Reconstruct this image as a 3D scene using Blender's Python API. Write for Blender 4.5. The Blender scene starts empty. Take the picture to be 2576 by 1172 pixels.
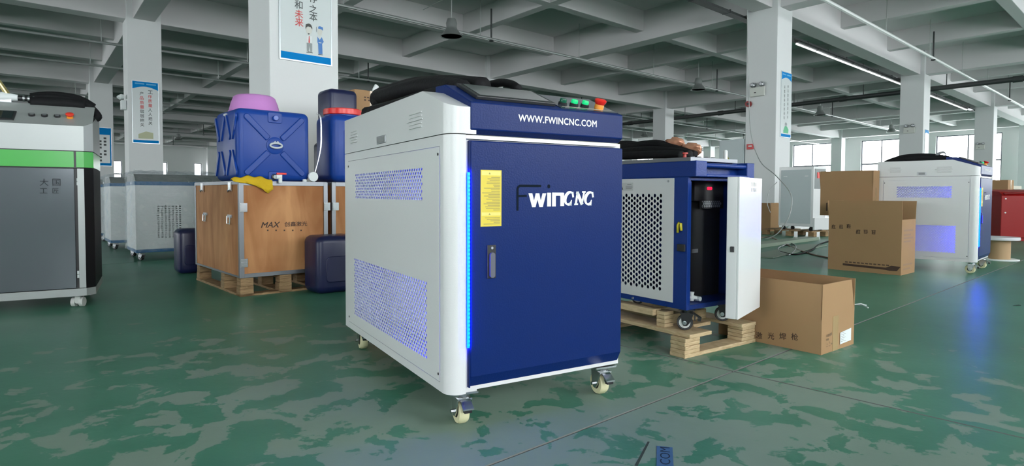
import bpy, bmesh, math, random
import numpy as np
from mathutils import Vector, Matrix
from mathutils.geometry import delaunay_2d_cdt

random.seed(7)
SC = bpy.context.scene
COL = SC.collection
R = math.radians

# ------------------------------------------------------------------ camera, daylight, exposure
EYE = Vector((0, 0, 0.72))
FPX, CX, CY, PITCH, ROLL = 1507.4, 1288.0, 538.77, 0.0338, 0.0033
FWD = Vector((0, math.cos(PITCH), -math.sin(PITCH)))
_r0 = Vector((1, 0, 0)); _u0 = _r0.cross(FWD)
RGT = math.cos(ROLL) * _r0 + math.sin(ROLL) * _u0
UPV = RGT.cross(FWD)
cd = bpy.data.cameras.new('camera')
cam = bpy.data.objects.new('camera', cd); COL.objects.link(cam)
cd.sensor_width = 36.0
cd.lens = 36.0 * FPX / 2576.0
cd.shift_y = (CY - 586.0) / 2576.0
cd.clip_start = 0.05; cd.clip_end = 400
mw = Matrix((RGT, UPV, -FWD)).transposed().to_4x4()
mw.translation = EYE
cam.matrix_world = mw
SC.camera = cam

WORLD_STRENGTH = 17.3
w = bpy.data.worlds.new('overcast_sky'); SC.world = w
w.use_nodes = True
bgn = w.node_tree.nodes['Background']
bgn.inputs['Color'].default_value = (0.93, 0.97, 1.0, 1)
bgn.inputs['Strength'].default_value = WORLD_STRENGTH
vs = SC.view_settings
vs.view_transform = 'Standard'; vs.look = 'None'; vs.gamma = 1.0; vs.use_curve_mapping = False
vs.exposure = -0.15
SC.cycles.max_bounces = 10
SC.cycles.diffuse_bounces = 6
SC.cycles.transparent_max_bounces = 16
SC.cycles.sample_clamp_indirect = 6.0
SC.cycles.caustics_reflective = False
SC.cycles.caustics_refractive = False

# ------------------------------------------------------------------ pixel rays (a pixel gives a direction only)
def ray(px, py):
    return FWD * FPX + RGT * (px - CX) - UPV * (py - CY)
def ground(px, py, z=0.0):
    d = ray(px, py); return EYE + d * ((z - EYE.z) / d.z)
def on_plane(px, py, p, n):
    d = ray(px, py); p = Vector(p); n = Vector(n)
    return EYE + d * ((p - EYE).dot(n) / d.dot(n))

class Frame:
    """local axes of a thing standing on the floor: x along its front, y into its depth"""
    def __init__(s, x, y, yaw):
        s.o = Vector((x, y, 0)); s.yaw = yaw
        s.X = Vector((math.cos(yaw), math.sin(yaw), 0)); s.Y = Vector((-math.sin(yaw), math.cos(yaw), 0))
    def loc(s, P):
        d = P - s.o; return Vector((d.dot(s.X), d.dot(s.Y), d.z))
    def w(s, x, y, z=0.0):
        return s.o + s.X * x + s.Y * y + Vector((0, 0, z))
    def front(s, px, py, y=0.0):
        return s.loc(on_plane(px, py, s.w(0, y), s.Y))
    def side(s, px, py, x=0.0):
        return s.loc(on_plane(px, py, s.w(x, 0), s.X))
    def hit(s, px, py, p, n):
        return s.loc(on_plane(px, py, s.w(*p), s.X * n[0] + s.Y * n[1] + Vector((0, 0, n[2]))))

# ------------------------------------------------------------------ materials
MATS = {}
def mat(name, col, rough=0.5, metal=0.0, bump=None, var=None, spec=0.5, emit=None, coat=0.0, alpha=None):
    """bump=(scale, strength)  var=(scale, amount)  emit=(colour, strength)"""
    if name in MATS: return MATS[name]
    m = bpy.data.materials.new(name); m.use_nodes = True
    nt = m.node_tree; b = nt.nodes['Principled BSDF']
    b.inputs['Base Color'].default_value = (*col, 1)
    b.inputs['Roughness'].default_value = rough
    b.inputs['Metallic'].default_value = metal
    b.inputs['Specular IOR Level'].default_value = spec
    if coat: b.inputs['Coat Weight'].default_value = coat; b.inputs['Coat Roughness'].default_value = 0.08
    tc = None
    if bump or var:
        tc = nt.nodes.new('ShaderNodeTexCoord')
    if var:
        n = nt.nodes.new('ShaderNodeTexNoise'); n.inputs['Scale'].default_value = var[0]; n.inputs['Detail'].default_value = 5
        nt.links.new(tc.outputs['Object'], n.inputs['Vector'])
        mx = nt.nodes.new('ShaderNodeMix'); mx.data_type = 'RGBA'
        d = var[1]
        mx.inputs[6].default_value = (*[c * (1 - d) for c in col], 1)
        mx.inputs[7].default_value = (*[min(1, c * (1 + d)) for c in col], 1)
        nt.links.new(n.outputs['Fac'], mx.inputs[0]); nt.links.new(mx.outputs[2], b.inputs['Base Color'])
    if bump:
        n = nt.nodes.new('ShaderNodeTexNoise'); n.inputs['Scale'].default_value = bump[0]; n.inputs['Detail'].default_value = 3
        nt.links.new(tc.outputs['Object'], n.inputs['Vector'])
        bp = nt.nodes.new('ShaderNodeBump'); bp.inputs['Strength'].default_value = bump[1]; bp.inputs['Distance'].default_value = 0.01
        nt.links.new(n.outputs['Fac'], bp.inputs['Height']); nt.links.new(bp.outputs['Normal'], b.inputs['Normal'])
    if emit:
        b.inputs['Emission Color'].default_value = (*emit[0], 1); b.inputs['Emission Strength'].default_value = emit[1]
    if alpha is not None: b.inputs['Alpha'].default_value = alpha
    MATS[name] = m
    return m

def wood(name, c1, c2, scale=6.0, stretch=(1, 1, 14), rough=0.6):
    if name in MATS: return MATS[name]
    m = bpy.data.materials.new(name); m.use_nodes = True
    nt = m.node_tree; b = nt.nodes['Principled BSDF']; b.inputs['Roughness'].default_value = rough; b.inputs['Specular IOR Level'].default_value = 0.15
    tc = nt.nodes.new('ShaderNodeTexCoord'); mp = nt.nodes.new('ShaderNodeMapping'); mp.inputs['Scale'].default_value = stretch
    n = nt.nodes.new('ShaderNodeTexNoise'); n.inputs['Scale'].default_value = scale; n.inputs['Detail'].default_value = 6; n.inputs['Distortion'].default_value = 1.2
    n2 = nt.nodes.new('ShaderNodeTexNoise'); n2.inputs['Scale'].default_value = 2.2; n2.inputs['Detail'].default_value = 3
    mr = nt.nodes.new('ShaderNodeMath'); mr.operation = 'MULTIPLY_ADD'; mr.inputs[1].default_value = 0.6
    cr = nt.nodes.new('ShaderNodeValToRGB')
    cr.color_ramp.elements[0].position = 0.40; cr.color_ramp.elements[0].color = (*c1, 1)
    cr.color_ramp.elements[1].position = 0.64; cr.color_ramp.elements[1].color = (*c2, 1)
    nt.links.new(tc.outputs['Object'], mp.inputs['Vector']); nt.links.new(mp.outputs['Vector'], n.inputs['Vector'])
    nt.links.new(tc.outputs['Object'], n2.inputs['Vector'])
    ml = nt.nodes.new('ShaderNodeMath'); ml.operation = 'MULTIPLY'; ml.inputs[1].default_value = 0.45
    nt.links.new(n2.outputs['Fac'], ml.inputs[0])
    nt.links.new(n.outputs['Fac'], mr.inputs[0]); nt.links.new(ml.outputs[0], mr.inputs[2])
    nt.links.new(mr.outputs[0], cr.inputs['Fac']); nt.links.new(cr.outputs['Color'], b.inputs['Base Color'])
    MATS[name] = m
    return m

def film(name, rough, mixfac, bumpscale, bumpstr, tint=(1, 1, 1)):
    if name in MATS: return MATS[name]
    m = bpy.data.materials.new(name); m.use_nodes = True
    nt = m.node_tree; nt.nodes.remove(nt.nodes['Principled BSDF'])
    out = nt.nodes['Material Output']
    tr = nt.nodes.new('ShaderNodeBsdfTransparent'); tr.inputs['Color'].default_value = (*tint, 1)
    gl = nt.nodes.new('ShaderNodeBsdfGlossy'); gl.inputs['Roughness'].default_value = rough
    gl.inputs['Color'].default_value = (1, 1, 1, 1)
    mx = nt.nodes.new('ShaderNodeMixShader'); mx.inputs[0].default_value = mixfac
    nt.links.new(tr.outputs[0], mx.inputs[1]); nt.links.new(gl.outputs[0], mx.inputs[2]); nt.links.new(mx.outputs[0], out.inputs['Surface'])
    if bumpstr:
        tc = nt.nodes.new('ShaderNodeTexCoord'); mp = nt.nodes.new('ShaderNodeMapping')
        mp.inputs['Scale'].default_value = (1, 1, 2.2)
        n = nt.nodes.new('ShaderNodeTexNoise'); n.inputs['Scale'].default_value = bumpscale; n.inputs['Detail'].default_value = 4; n.inputs['Distortion'].default_value = 2.0
        bp = nt.nodes.new('ShaderNodeBump'); bp.inputs['Strength'].default_value = bumpstr; bp.inputs['Distance'].default_value = 0.03
        nt.links.new(tc.outputs['Object'], mp.inputs['Vector']); nt.links.new(mp.outputs['Vector'], n.inputs['Vector'])
        nt.links.new(n.outputs['Fac'], bp.inputs['Height']); nt.links.new(bp.outputs['Normal'], gl.inputs['Normal'])
    MATS[name] = m
    return m

def floor_material():
    m = bpy.data.materials.new('green_floor_paint'); m.use_nodes = True
    nt = m.node_tree; b = nt.nodes['Principled BSDF']; L = nt.links.new
    def N(t, **k):
        n = nt.nodes.new(t)
        for a, v in k.items(): setattr(n, a, v)
        return n
    g = N('ShaderNodeNewGeometry')
    def noise(scale, detail, dist=0.0, rough=0.55):
        n = N('ShaderNodeTexNoise'); n.inputs['Scale'].default_value = scale; n.inputs['Detail'].default_value = detail
        n.inputs['Distortion'].default_value = dist; n.inputs['Roughness'].default_value = rough
        L(g.outputs['Position'], n.inputs['Vector']); return n
    # worn patches: fine blotches gated by a broad zone where people and trolleys pass
    n1 = noise(6.0, 7, 0.35, 0.58)
    n2 = noise(0.42, 3, 0.3)
    n3 = noise(1.1, 4)
    # broad wear centred on the aisle round (0.2, 1.9)
    vm = N('ShaderNodeVectorMath', operation='DISTANCE'); vm.inputs[1].default_value = (0.05, 1.75, 0)
    L(g.outputs['Position'], vm.inputs[0])
    mr = N('ShaderNodeMapRange'); mr.inputs['From Min'].default_value = 0.6; mr.inputs['From Max'].default_value = 3.0
    mr.inputs['To Min'].default_value = 0.085; mr.inputs['To Max'].default_value = -0.15
    L(vm.outputs['Value'], mr.inputs['Value'])
    a1 = N('ShaderNodeMath', operation='MULTIPLY_ADD'); a1.inputs[1].default_value = 0.35
    L(n2.outputs['Fac'], a1.inputs[0]); L(n1.outputs['Fac'], a1.inputs[2])
    a2 = N('ShaderNodeMath', operation='ADD'); L(a1.outputs[0], a2.inputs[0]); L(mr.outputs[0], a2.inputs[1])
    st = N('ShaderNodeMapRange'); st.inputs['From Min'].default_value = 0.700; st.inputs['From Max'].default_value = 0.716
    L(a2.outputs[0], st.inputs['Value'])
    cr = N('ShaderNodeValToRGB')
    cr.color_ramp.elements[0].position = 0.3; cr.color_ramp.elements[0].color = (0.046, 0.165, 0.108, 1)
    cr.color_ramp.elements[1].position = 0.7; cr.color_ramp.elements[1].color = (0.078, 0.235, 0.160, 1)
    L(n3.outputs['Fac'], cr.inputs['Fac'])
    c2 = N('ShaderNodeValToRGB')
    c2.color_ramp.elements[0].position = 0.3; c2.color_ramp.elements[0].color = (0.170, 0.245, 0.195, 1)
    c2.color_ramp.elements[1].position = 0.75; c2.color_ramp.elements[1].color = (0.235, 0.310, 0.255, 1)
    L(n3.outputs['Fac'], c2.inputs['Fac'])
    mx = N('ShaderNodeMix', data_type='RGBA'); L(st.outputs[0], mx.inputs[0]); L(cr.outputs[0], mx.inputs[6]); L(c2.outputs[0], mx.inputs[7])
    L(mx.outputs[2], b.inputs['Base Color'])
    rr = N('ShaderNodeMapRange'); rr.inputs['To Min'].default_value = 0.36; rr.inputs['To Max'].default_value = 0.5
    L(st.outputs[0], rr.inputs['Value']); L(rr.outputs[0], b.inputs['Roughness'])
    bp = N('ShaderNodeBump'); bp.inputs['Strength'].default_value = 0.12; bp.inputs['Distance'].default_value = 0.004
    nb = noise(30, 3); L(nb.outputs['Fac'], bp.inputs['Height']); L(bp.outputs['Normal'], b.inputs['Normal'])
    b.inputs['Specular IOR Level'].default_value = 0.17
    return m

M_FLOOR = floor_material()
M_CONC = mat('joint_concrete', (0.15, 0.155, 0.145), 0.9)
M_WALL = mat('white_wall_paint', (0.78, 0.79, 0.78), 0.7, bump=(18, 0.05))
M_CEIL = mat('ceiling_paint', (0.66, 0.64, 0.645), 0.8, var=(0.6, 0.04))
M_COLUMN = mat('column_paint', (0.72, 0.73, 0.73), 0.55, var=(1.2, 0.03))
M_WINFRAME = mat('window_aluminium', (0.13, 0.14, 0.16), 0.4, 0.3)
M_PANE = film('window_pane_glass', 0.02, 0.06, 1, 0)
M_PIPE = mat('galvanised_pipe', (0.42, 0.44, 0.43), 0.4, 0.5)
M_DARKPIPE = mat('dark_pipe', (0.05, 0.055, 0.055), 0.45, 0.3)
M_WHITE = mat('white_powder_coat', (0.70, 0.70, 0.70), 0.27, bump=(260, 0.05))
M_GLOSSWHITE = mat('gloss_white', (0.78, 0.78, 0.78), 0.16)
M_BLUE = mat('blue_powder_coat', (0.0035, 0.019, 0.118), 0.33, bump=(190, 0.07), spec=0.16)
M_BLACK = mat('black_rubber', (0.008, 0.008, 0.009), 0.7, bump=(60, 0.2), spec=0.2)
M_BLACKPL = mat('black_plastic', (0.02, 0.02, 0.022), 0.35)
M_GLASSBLK = mat('dark_screen_glass', (0.02, 0.028, 0.03), 0.06, coat=0.6)
M_CREAM = mat('cream_nylon_wheel', (0.72, 0.68, 0.42), 0.45)
M_CHROME = mat('zinc_plated_steel', (0.62, 0.63, 0.65), 0.22, 1.0)
M_STEEL = mat('dull_steel', (0.42, 0.43, 0.45), 0.38, 0.8)
M_HOLE = mat('screw_hole_shade', (0.012, 0.012, 0.013), 0.5)  # black that stands for the shade in open panel holes
M_RED = mat('red_plastic', (0.75, 0.02, 0.015), 0.3)
M_ORANGE = mat('orange_plastic', (0.85, 0.30, 0.03), 0.35)
M_GREENLAMP = mat('green_lamp', (0.01, 0.35, 0.12), 0.25, emit=((0.0, 0.75, 0.25), 0.7))
M_GREENDIM = mat('dark_green_lamp', (0.0, 0.10, 0.05), 0.25)
M_YELLOW = mat('yellow_label', (0.72, 0.56, 0.05), 0.45)
M_YTEXT = mat('label_print', (0.36, 0.29, 0.08), 0.6)
M_WTEXT = mat('white_lettering', (0.85, 0.87, 0.86), 0.4)
M_CUTOUT = mat('dark_teal_cutout', (0.001, 0.006, 0.016), 0.6, spec=0.1)
M_LED = mat('led_strip_diffuser', (0.0, 0.1, 0.3), 0.4, emit=((0.0, 0.0062, 1.0), 95.0))
M_LEDBEAD = mat('led_bead', (0.0, 0.1, 0.3), 0.4, emit=((0.0, 0.0075, 1.0), 105.0))
M_KRAFT = mat('kraft_cardboard', (0.37, 0.222, 0.113), 0.75, var=(3, 0.08), spec=0.2)
M_PRINT = mat('brown_print', (0.06, 0.030, 0.018), 0.7)
M_TAPE = mat('packing_tape', (0.40, 0.27, 0.13), 0.12)
M_PAPER = mat('white_paper', (0.75, 0.78, 0.78), 0.6)
M_BLUEHDPE = mat('blue_plastic_container', (0.010, 0.052, 0.29), 0.34, spec=0.25)
M_NAVYHDPE = mat('dark_blue_plastic', (0.008, 0.011, 0.055), 0.35)
M_PINK = mat('pink_plastic', (0.58, 0.24, 0.60), 0.45)
M_YCLOTH = mat('yellow_cloth', (0.62, 0.40, 0.01), 0.9, bump=(90, 0.3))
M_PLY = wood('plywood_face', (0.34, 0.135, 0.05), (0.60, 0.30, 0.135), 4.5, (1.0, 1.0, 0.3))
M_PALLET = wood('pale_plywood_pallet', (0.46, 0.335, 0.19), (0.66, 0.51, 0.32), 5.0, (3, 3, 16))
M_PALLETOLD = wood('weathered_block', (0.20, 0.12, 0.06), (0.42, 0.28, 0.15), 5.0, (2, 2, 20))
M_TUBE = film('clear_plastic_hose', 0.1, 0.16, 1, 0)
M_WRAP = film('stretch_wrap', 0.06, 0.14, 16, 1.0, (0.98, 0.99, 1.0))
M_STRIPLIT = mat('lit_tube', (0.9, 0.9, 0.9), 0.4, emit=((0.95, 1.0, 0.96), 1.3))
M_GREYPAINT = mat('silver_grey_paint', (0.36, 0.38, 0.37), 0.32, 0.25)
M_GREENPAINT = mat('bright_green_paint', (0.055, 0.42, 0.06), 0.22)
M_GREYDOOR = mat('dark_grey_gloss', (0.12, 0.135, 0.15), 0.16, 0.35)
M_FAINT = mat('faint_door_print', (0.045, 0.05, 0.055), 0.8, spec=0.0)
M_BOXBLUE = mat('bright_blue_paint', (0.006, 0.034, 0.21), 0.3, bump=(150, 0.1), spec=0.3)
M_POSTBLUE = mat('poster_blue', (0.0, 0.22, 0.58), 0.6, spec=0.1)
M_POSTER = mat('poster_white', (0.66, 0.70, 0.70), 0.22)
M_PTEXT = mat('poster_grey_text', (0.06, 0.07, 0.07), 0.5)
M_PRED = mat('poster_red_text', (0.60, 0.06, 0.06), 0.5)
M_SKIN = mat('poster_figure_skin', (0.62, 0.62, 0.57), 0.5)
M_PGREY = mat('poster_figure_grey', (0.28, 0.31, 0.31), 0.5)
M_PBLUE = mat('poster_figure_blue', (0.06, 0.20, 0.52), 0.5)
M_PGREEN = mat('poster_figure_green', (0.08, 0.45, 0.22), 0.5)
M_POLIVE = mat('poster_sketch', (0.50, 0.52, 0.33), 0.5)
M_REDPAINT = mat('red_machine_paint', (0.28, 0.004, 0.004), 0.45, spec=0.3)
M_COPPER = mat('copper_film', (0.55, 0.26, 0.16), 0.25, 0.3, bump=(40, 0.4))
M_LIGHTGREY = mat('light_grey_enamel', (0.50, 0.56, 0.57), 0.4)
M_LAMPBODY = mat('lamp_aluminium', (0.36, 0.38, 0.37), 0.35, 0.6)
M_REDLED = mat('red_led_digits', (0.2, 0, 0), 0.4, emit=((1.0, 0.0, 0.02), 5.0))
M_ALU = mat('aluminium_edge', (0.25, 0.26, 0.28), 0.4, 0.9)
M_STICKER = mat('blue_floor_sticker', (0.045, 0.125, 0.26), 0.5)

# ------------------------------------------------------------------ mesh helpers
class MB:
    def __init__(s): s.v = []; s.f = []
    def add(s, vs, fs):
        k = len(s.v); s.v += [tuple(p) for p in vs]; s.f += [tuple(i + k for i in f) for f in fs]; return s
    def box(s, x0, x1, y0, y1, z0, z1):
        return s.add([(x0, y0, z0), (x1, y0, z0), (x1, y1, z0), (x0, y1, z0), (x0, y0, z1), (x1, y0, z1), (x1, y1, z1), (x0, y1, z1)],
                     [(0, 3, 2, 1), (4, 5, 6, 7), (0, 1, 5, 4), (1, 2, 6, 5), (2, 3, 7, 6), (3, 0, 4, 7)])
    def prism(s, pts, a0, a1, axis='x'):
        """closed profile (p, q) pushed along an axis: x -> (y,z), y -> (x,z), z -> (x,y)"""
        n = len(pts)
        def P(p, a):
            return (a, p[0], p[1]) if axis == 'x' else (p[0], a, p[1]) if axis == 'y' else (p[0], p[1], a)
        vs = [P(p, a0) for p in pts] + [P(p, a1) for p in pts]
        fs = [tuple(range(n)), tuple(range(2 * n - 1, n - 1, -1))] + [(i, i + n, (i + 1) % n + n, (i + 1) % n) for i in range(n)]
        return s.add(vs, fs)
    def tube(s, path, r, n=8, cap=True):
        path = [Vector(p) for p in path]; k0 = len(s.v); m = len(path)
        up = Vector((0, 0, 1))
        t0 = (path[1] - path[0]).normalized()
        if abs(t0.z) > 0.9: up = Vector((1, 0, 0))
        a = t0.cross(up).normalized()
        for i, p in enumerate(path):
            t = (path[min(i + 1, m - 1)] - path[max(i - 1, 0)]).normalized()
            a = (a - t * a.dot(t)).normalized(); b = t.cross(a)
            rr = r[i] if isinstance(r, (list, tuple)) else r
            for k in range(n):
                q = 2 * math.pi * k / n
                s.v.append(tuple(p + a * math.cos(q) * rr + b * math.sin(q) * rr))
        for i in range(m - 1):
            for k in range(n):
                s.f.append((k0 + i * n + k, k0 + i * n + (k + 1) % n, k0 + (i + 1) * n + (k + 1) % n, k0 + (i + 1) * n + k))
        if cap:
            s.f.append(tuple(k0 + k for k in range(n))[::-1]); s.f.append(tuple(k0 + (m - 1) * n + k for k in range(n)))
        return s
    def lathe(s, prof, n=20, o=(0, 0, 0), axis='z'):
        """profile of (radius, height) turned about an axis through o"""
        k0 = len(s.v); m = len(prof)
        for r, h in prof:
            for k in range(n):
                q = 2 * math.pi * k / n; c, d = r * math.cos(q), r * math.sin(q)
                p = (c, d, h) if axis == 'z' else (h, c, d) if axis == 'x' else (d, h, c)
                s.v.append((p[0] + o[0], p[1] + o[1], p[2] + o[2]))
        for i in range(m - 1):
            for k in range(n):
                s.f.append((k0 + i * n + k, k0 + i * n + (k + 1) % n, k0 + (i + 1) * n + (k + 1) % n, k0 + (i + 1) * n + k))
        s.f.append(tuple(k0 + k for k in range(n))[::-1]); s.f.append(tuple(k0 + (m - 1) * n + k for k in range(n)))
        return s
    def map(s, fn):
        s.v = [tuple(fn(*p)) for p in s.v]; return s
    def mesh(s, name):
        me = bpy.data.meshes.new(name); me.from_pydata(s.v, [], s.f); me.validate(); me.update()
        b = bmesh.new(); b.from_mesh(me); bmesh.ops.recalc_face_normals(b, faces=b.faces); b.to_mesh(me); b.free()
        return me
    def build(s, name, m, parent=None, loc=None, rotz=0.0, smooth=False, bevel=0.0, seg=2, solid=0.0):
        return put(name, s.mesh(name), m, parent, loc, rotz, smooth, bevel, seg, solid)

def put(name, me, m, parent=None, loc=None, rotz=0.0, smooth=False, bevel=0.0, seg=2, solid=0.0):
    o = bpy.data.objects.new(name, me); COL.objects.link(o)
    if not me.materials: me.materials.append(m)
    if parent: o.parent = parent
    if loc is not None: o.location = loc
    o.rotation_euler.z = rotz
    if solid:
        q = o.modifiers.new('solid', 'SOLIDIFY'); q.thickness = solid; q.offset = 0
    if bevel:
        q = o.modifiers.new('edge', 'BEVEL'); q.width = bevel; q.segments = seg; q.limit_method = 'ANGLE'; q.angle_limit = R(40)
        q.harden_normals = False
    if smooth:
        for p in me.polygons: p.use_smooth = True
        if bevel or smooth == 'auto':
            me.set_sharp_from_angle(angle=R(38))
    return o

def tag(o, label, cat, group=None, kind=None):
    o['label'] = label; o['category'] = cat
    if group: o['group'] = group
    if kind: o['kind'] = kind
    return o
def structure(o, label, cat, group=None): return tag(o, label, cat, group, 'structure')
def thing(name, label, cat, loc=(0, 0, 0), rotz=0.0, group=None):
    o = bpy.data.objects.new(name, None); COL.objects.link(o); o.empty_display_size = 0.1
    o.location = loc; o.rotation_euler.z = rotz
    return tag(o, label, cat, group)
def dup(o, parent=None, loc=None, rotz=None, label=None, group=None):
    c = o.copy(); COL.objects.link(c)
    if parent is not None: c.parent = parent
    if loc is not None: c.location = loc
    if rotz is not None: c.rotation_euler.z = rotz
    if label: c['label'] = label
    if group: c['group'] = group
    for ch in list(o.children): dup(ch, parent=c)
    return c

def spline(pts, sub=6):
    P = [Vector(p) for p in pts]; out = []
    for i in range(len(P) - 1):
        p0, p1, p2, p3 = P[max(i - 1, 0)], P[i], P[i + 1], P[min(i + 2, len(P) - 1)]
        for k in range(sub):
            t = k / sub
            out.append(0.5 * (2 * p1 + (p2 - p0) * t + (2 * p0 - 5 * p1 + 4 * p2 - p3) * t * t + (3 * p1 - p0 - 3 * p2 + p3) * t ** 3))
    out.append(P[-1]); return out

def plate_with_holes(w0, w1, h0, h1, holes, inside):
    """flat triangulated sheet in (s, t) with the hole polygons left open"""
    vs = [Vector((w0, h0)), Vector((w1, h0)), Vector((w1, h1)), Vector((w0, h1))]
    ed = [(0, 1), (1, 2), (2, 3), (3, 0)]
    for poly in holes:
        k = len(vs); n = len(poly)
        vs += [Vector(p) for p in poly]; ed += [(k + i, k + (i + 1) % n) for i in range(n)]
    ov, oe, of, *_ = delaunay_2d_cdt(vs, ed, [], 0, 1e-6)
    keep = []
    for f in of:
        cx = sum(ov[i][0] for i in f) / len(f); cy = sum(ov[i][1] for i in f) / len(f)
        if not inside(cx, cy): keep.append(f)
    return [tuple(v) for v in ov], keep

def lattice(x0, x1, y0, y1, px, py, rx, ry, n=6, rot=0.0, shear=0.0, stagger=True):
    """staggered rows of small openings; returns their polygons and a point test"""
    cs = []; j = 0; y = y0 + ry
    while y <= y1 - ry + 1e-9:
        x = x0 + rx + (px / 2 if stagger and j % 2 else 0)
        while x <= x1 - rx + 1e-9:
            cs.append((x, y)); x += px
        y += py; j += 1
    polys = [[(cx + rx * math.cos(rot + 2 * math.pi * k / n) + shear * ry * math.sin(rot + 2 * math.pi * k / n), cy + ry * math.sin(rot + 2 * math.pi * k / n)) for k in range(n)] for cx, cy in cs]
    buck = {}
    for c in cs: buck.setdefault((int(c[0] / px), int(c[1] / py)), []).append(c)
    def test(x, y):
        a, b = int(x / px), int(y / py)
        for i in (-1, 0, 1):
            for k in (-1, 0, 1):
                for cx, cy in buck.get((a + i, b + k), ()):
                    dx = (x - cx) - shear * (y - cy)
                    if (dx / rx) ** 2 + ((y - cy) / ry) ** 2 < 0.93: return True
        return False
    return polys, test

_txt = {}
def text_mesh(body, size=1.0, bold=0.0, extrude=0.0, shear=0.0, spacing=1.0, align='LEFT'):
    key = (body, bold, extrude, shear, spacing, align)
    if key in _txt: me = _txt[key]
    else:
        cu = bpy.data.curves.new('lettering', 'FONT'); cu.body = body; cu.size = 1.0; cu.offset = bold; cu.extrude = extrude
        cu.shear = shear; cu.space_character = spacing; cu.align_x = align; cu.resolution_u = 3
        ob = bpy.data.objects.new('lettering', cu); COL.objects.link(ob)
        dg = bpy.context.evaluated_depsgraph_get(); dg.update()
        me = bpy.data.meshes.new_from_object(ob.evaluated_get(dg))
        bpy.data.objects.remove(ob); _txt[key] = me
    return me
def lettering(name, body, m, parent, origin, xdir, ydir, width=None, height=None, bold=0.0, shear=0.0, spacing=1.0, lift=0.0008, align='LEFT'):
    """flat print: lower-left corner at origin, running along xdir, fitted to a width and/or a height (metres)"""
    src = text_mesh(body, 1.0, 0.0, 0.0, shear, spacing, align)
    me = src.copy()
    xs = [v.co.x for v in me.vertices]; ys = [v.co.y for v in me.vertices]
    if not xs: return None
    x0, x1, y0, y1 = min(xs), max(xs), min(ys), max(ys)
    sx = width / (x1 - x0) if width else None; sy = height / (y1 - y0) if height else None
    sx = sx or sy; sy = sy or sx
    X = Vector(xdir).normalized(); Y = Vector(ydir).normalized(); Nn = X.cross(Y)
    o = Vector(origin)
    for v in me.vertices:
        v.co = o + X * (v.co.x - x0) * sx + Y * (v.co.y - y0) * sy + Nn * lift
    me.materials.clear()
    if bold:
        vs = [v.co.copy() for v in me.vertices]; fs = [tuple(p.vertices) for p in me.polygons]; b = MB(); k = bold * sy
        for q, (a, c) in enumerate(((0, 0), (1, .3), (-1, -.3), (.3, -1), (-.3, 1))): b.add([v + X * a * k + Y * c * k + Nn * q * .00004 for v in vs], fs)
        me2 = bpy.data.meshes.new(name); me2.from_pydata(b.v, [], b.f); me2.update(); bpy.data.meshes.remove(me); me = me2
    return put(name, me, m, parent)
def flat(name, pts2, m, parent, origin, xdir, ydir, lift=0.001, thick=0.0):
    """a flat outlined patch lying on a surface"""
    X = Vector(xdir).normalized(); Y = Vector(ydir).normalized(); Nn = X.cross(Y); o = Vector(origin)
    b = MB(); n = len(pts2)
    P = [o + X * p[0] + Y * p[1] + Nn * lift for p in pts2]
    if thick:
        Q = [p - Nn * thick for p in P]
        b.add(P + Q, [tuple(range(n)), tuple(range(2 * n - 1, n - 1, -1))] + [(i, i + n, (i + 1) % n + n, (i + 1) % n) for i in range(n)])
    else:
        b.add(P, [tuple(range(n))])
    return b.build(name, m, parent)
def strokes(name, lines, width, m, parent, origin, xdir, ydir, lift=0.001):
    """flat ribbons following polylines (letter strokes)"""
    X = Vector(xdir).normalized(); Y = Vector(ydir).normalized(); Nn = X.cross(Y); o = Vector(origin); b = MB()
    for ln in lines:
        wd = width
        if isinstance(ln, tuple): ln, wd = ln
        P = [Vector((p[0], p[1])) for p in ln]; m_ = len(P); vs = []
        for i, p in enumerate(P):
            t = (P[min(i + 1, m_ - 1)] - P[max(i - 1, 0)]).normalized(); q = Vector((-t.y, t.x))
            ww = (wd[i] if isinstance(wd, list) else wd) / 2
            for s in (1, -1):
                a = p + q * ww * s; vs.append(o + X * a.x + Y * a.y + Nn * lift)
        b.add(vs, [(2 * i, 2 * i + 1, 2 * i + 3, 2 * i + 2) for i in range(m_ - 1)])
    return b.build(name, m, parent)
def rounded(w, h, r, n=4, cx=0.0, cy=0.0):
    out = []
    for (sx, sy, a0) in ((1, 1, 0), (-1, 1, 90), (-1, -1, 180), (1, -1, 270)):
        for k in range(n + 1):
            a = R(a0 + 90 * k / n); out.append((cx + sx * (w / 2 - r) + r * math.cos(a), cy + sy * (h / 2 - r) + r * math.sin(a)))
    return out
def soft_box(w, d, h, r, seg=4, z0=0.0, taper=0.0):
    bm = bmesh.new(); bmesh.ops.create_cube(bm, size=1.0)
    for v in bm.verts:
        k = 1 - taper * (0.5 - v.co.z)
        v.co = Vector((v.co.x * w * k, v.co.y * d * k, (v.co.z + 0.5) * h + z0))
    bmesh.ops.bevel(bm, geom=bm.edges[:], offset=r, segments=seg, affect='EDGES', profile=0.5)
    me = bpy.data.meshes.new('soft_box'); bm.to_mesh(me); bm.free()
    return me
# ------------------------------------------------------------------ the hall: column grid found from the photograph
GM = Vector((-2.388, 5.943, 0)); GU = Vector((8.154, 7.22, 0)); GV = Vector((-6.654, 8.223, 0))
LU, LV = GU.length, GV.length
uu, vv = GU / LU, GV / LV
AU = math.atan2(uu.y, uu.x); AV = math.atan2(vv.y, vv.x)
CW = 0.72                       # column width
def grid(i, j, z=0.0, cu=0.0, cv=0.0):
    p = GM + GU * i + GV * j + uu * cu + vv * cv; return Vector((p.x, p.y, z))
def mid(i, j, z=0.0): return grid(i, j, z, CW / 2, CW / 2)
I0, I1, J0, J1 = -1.9, 4.15, -1.12, 5.15
Z_BEAM, Z_RIB, Z_SLAB = 4.82, 5.08, 5.62

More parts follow.
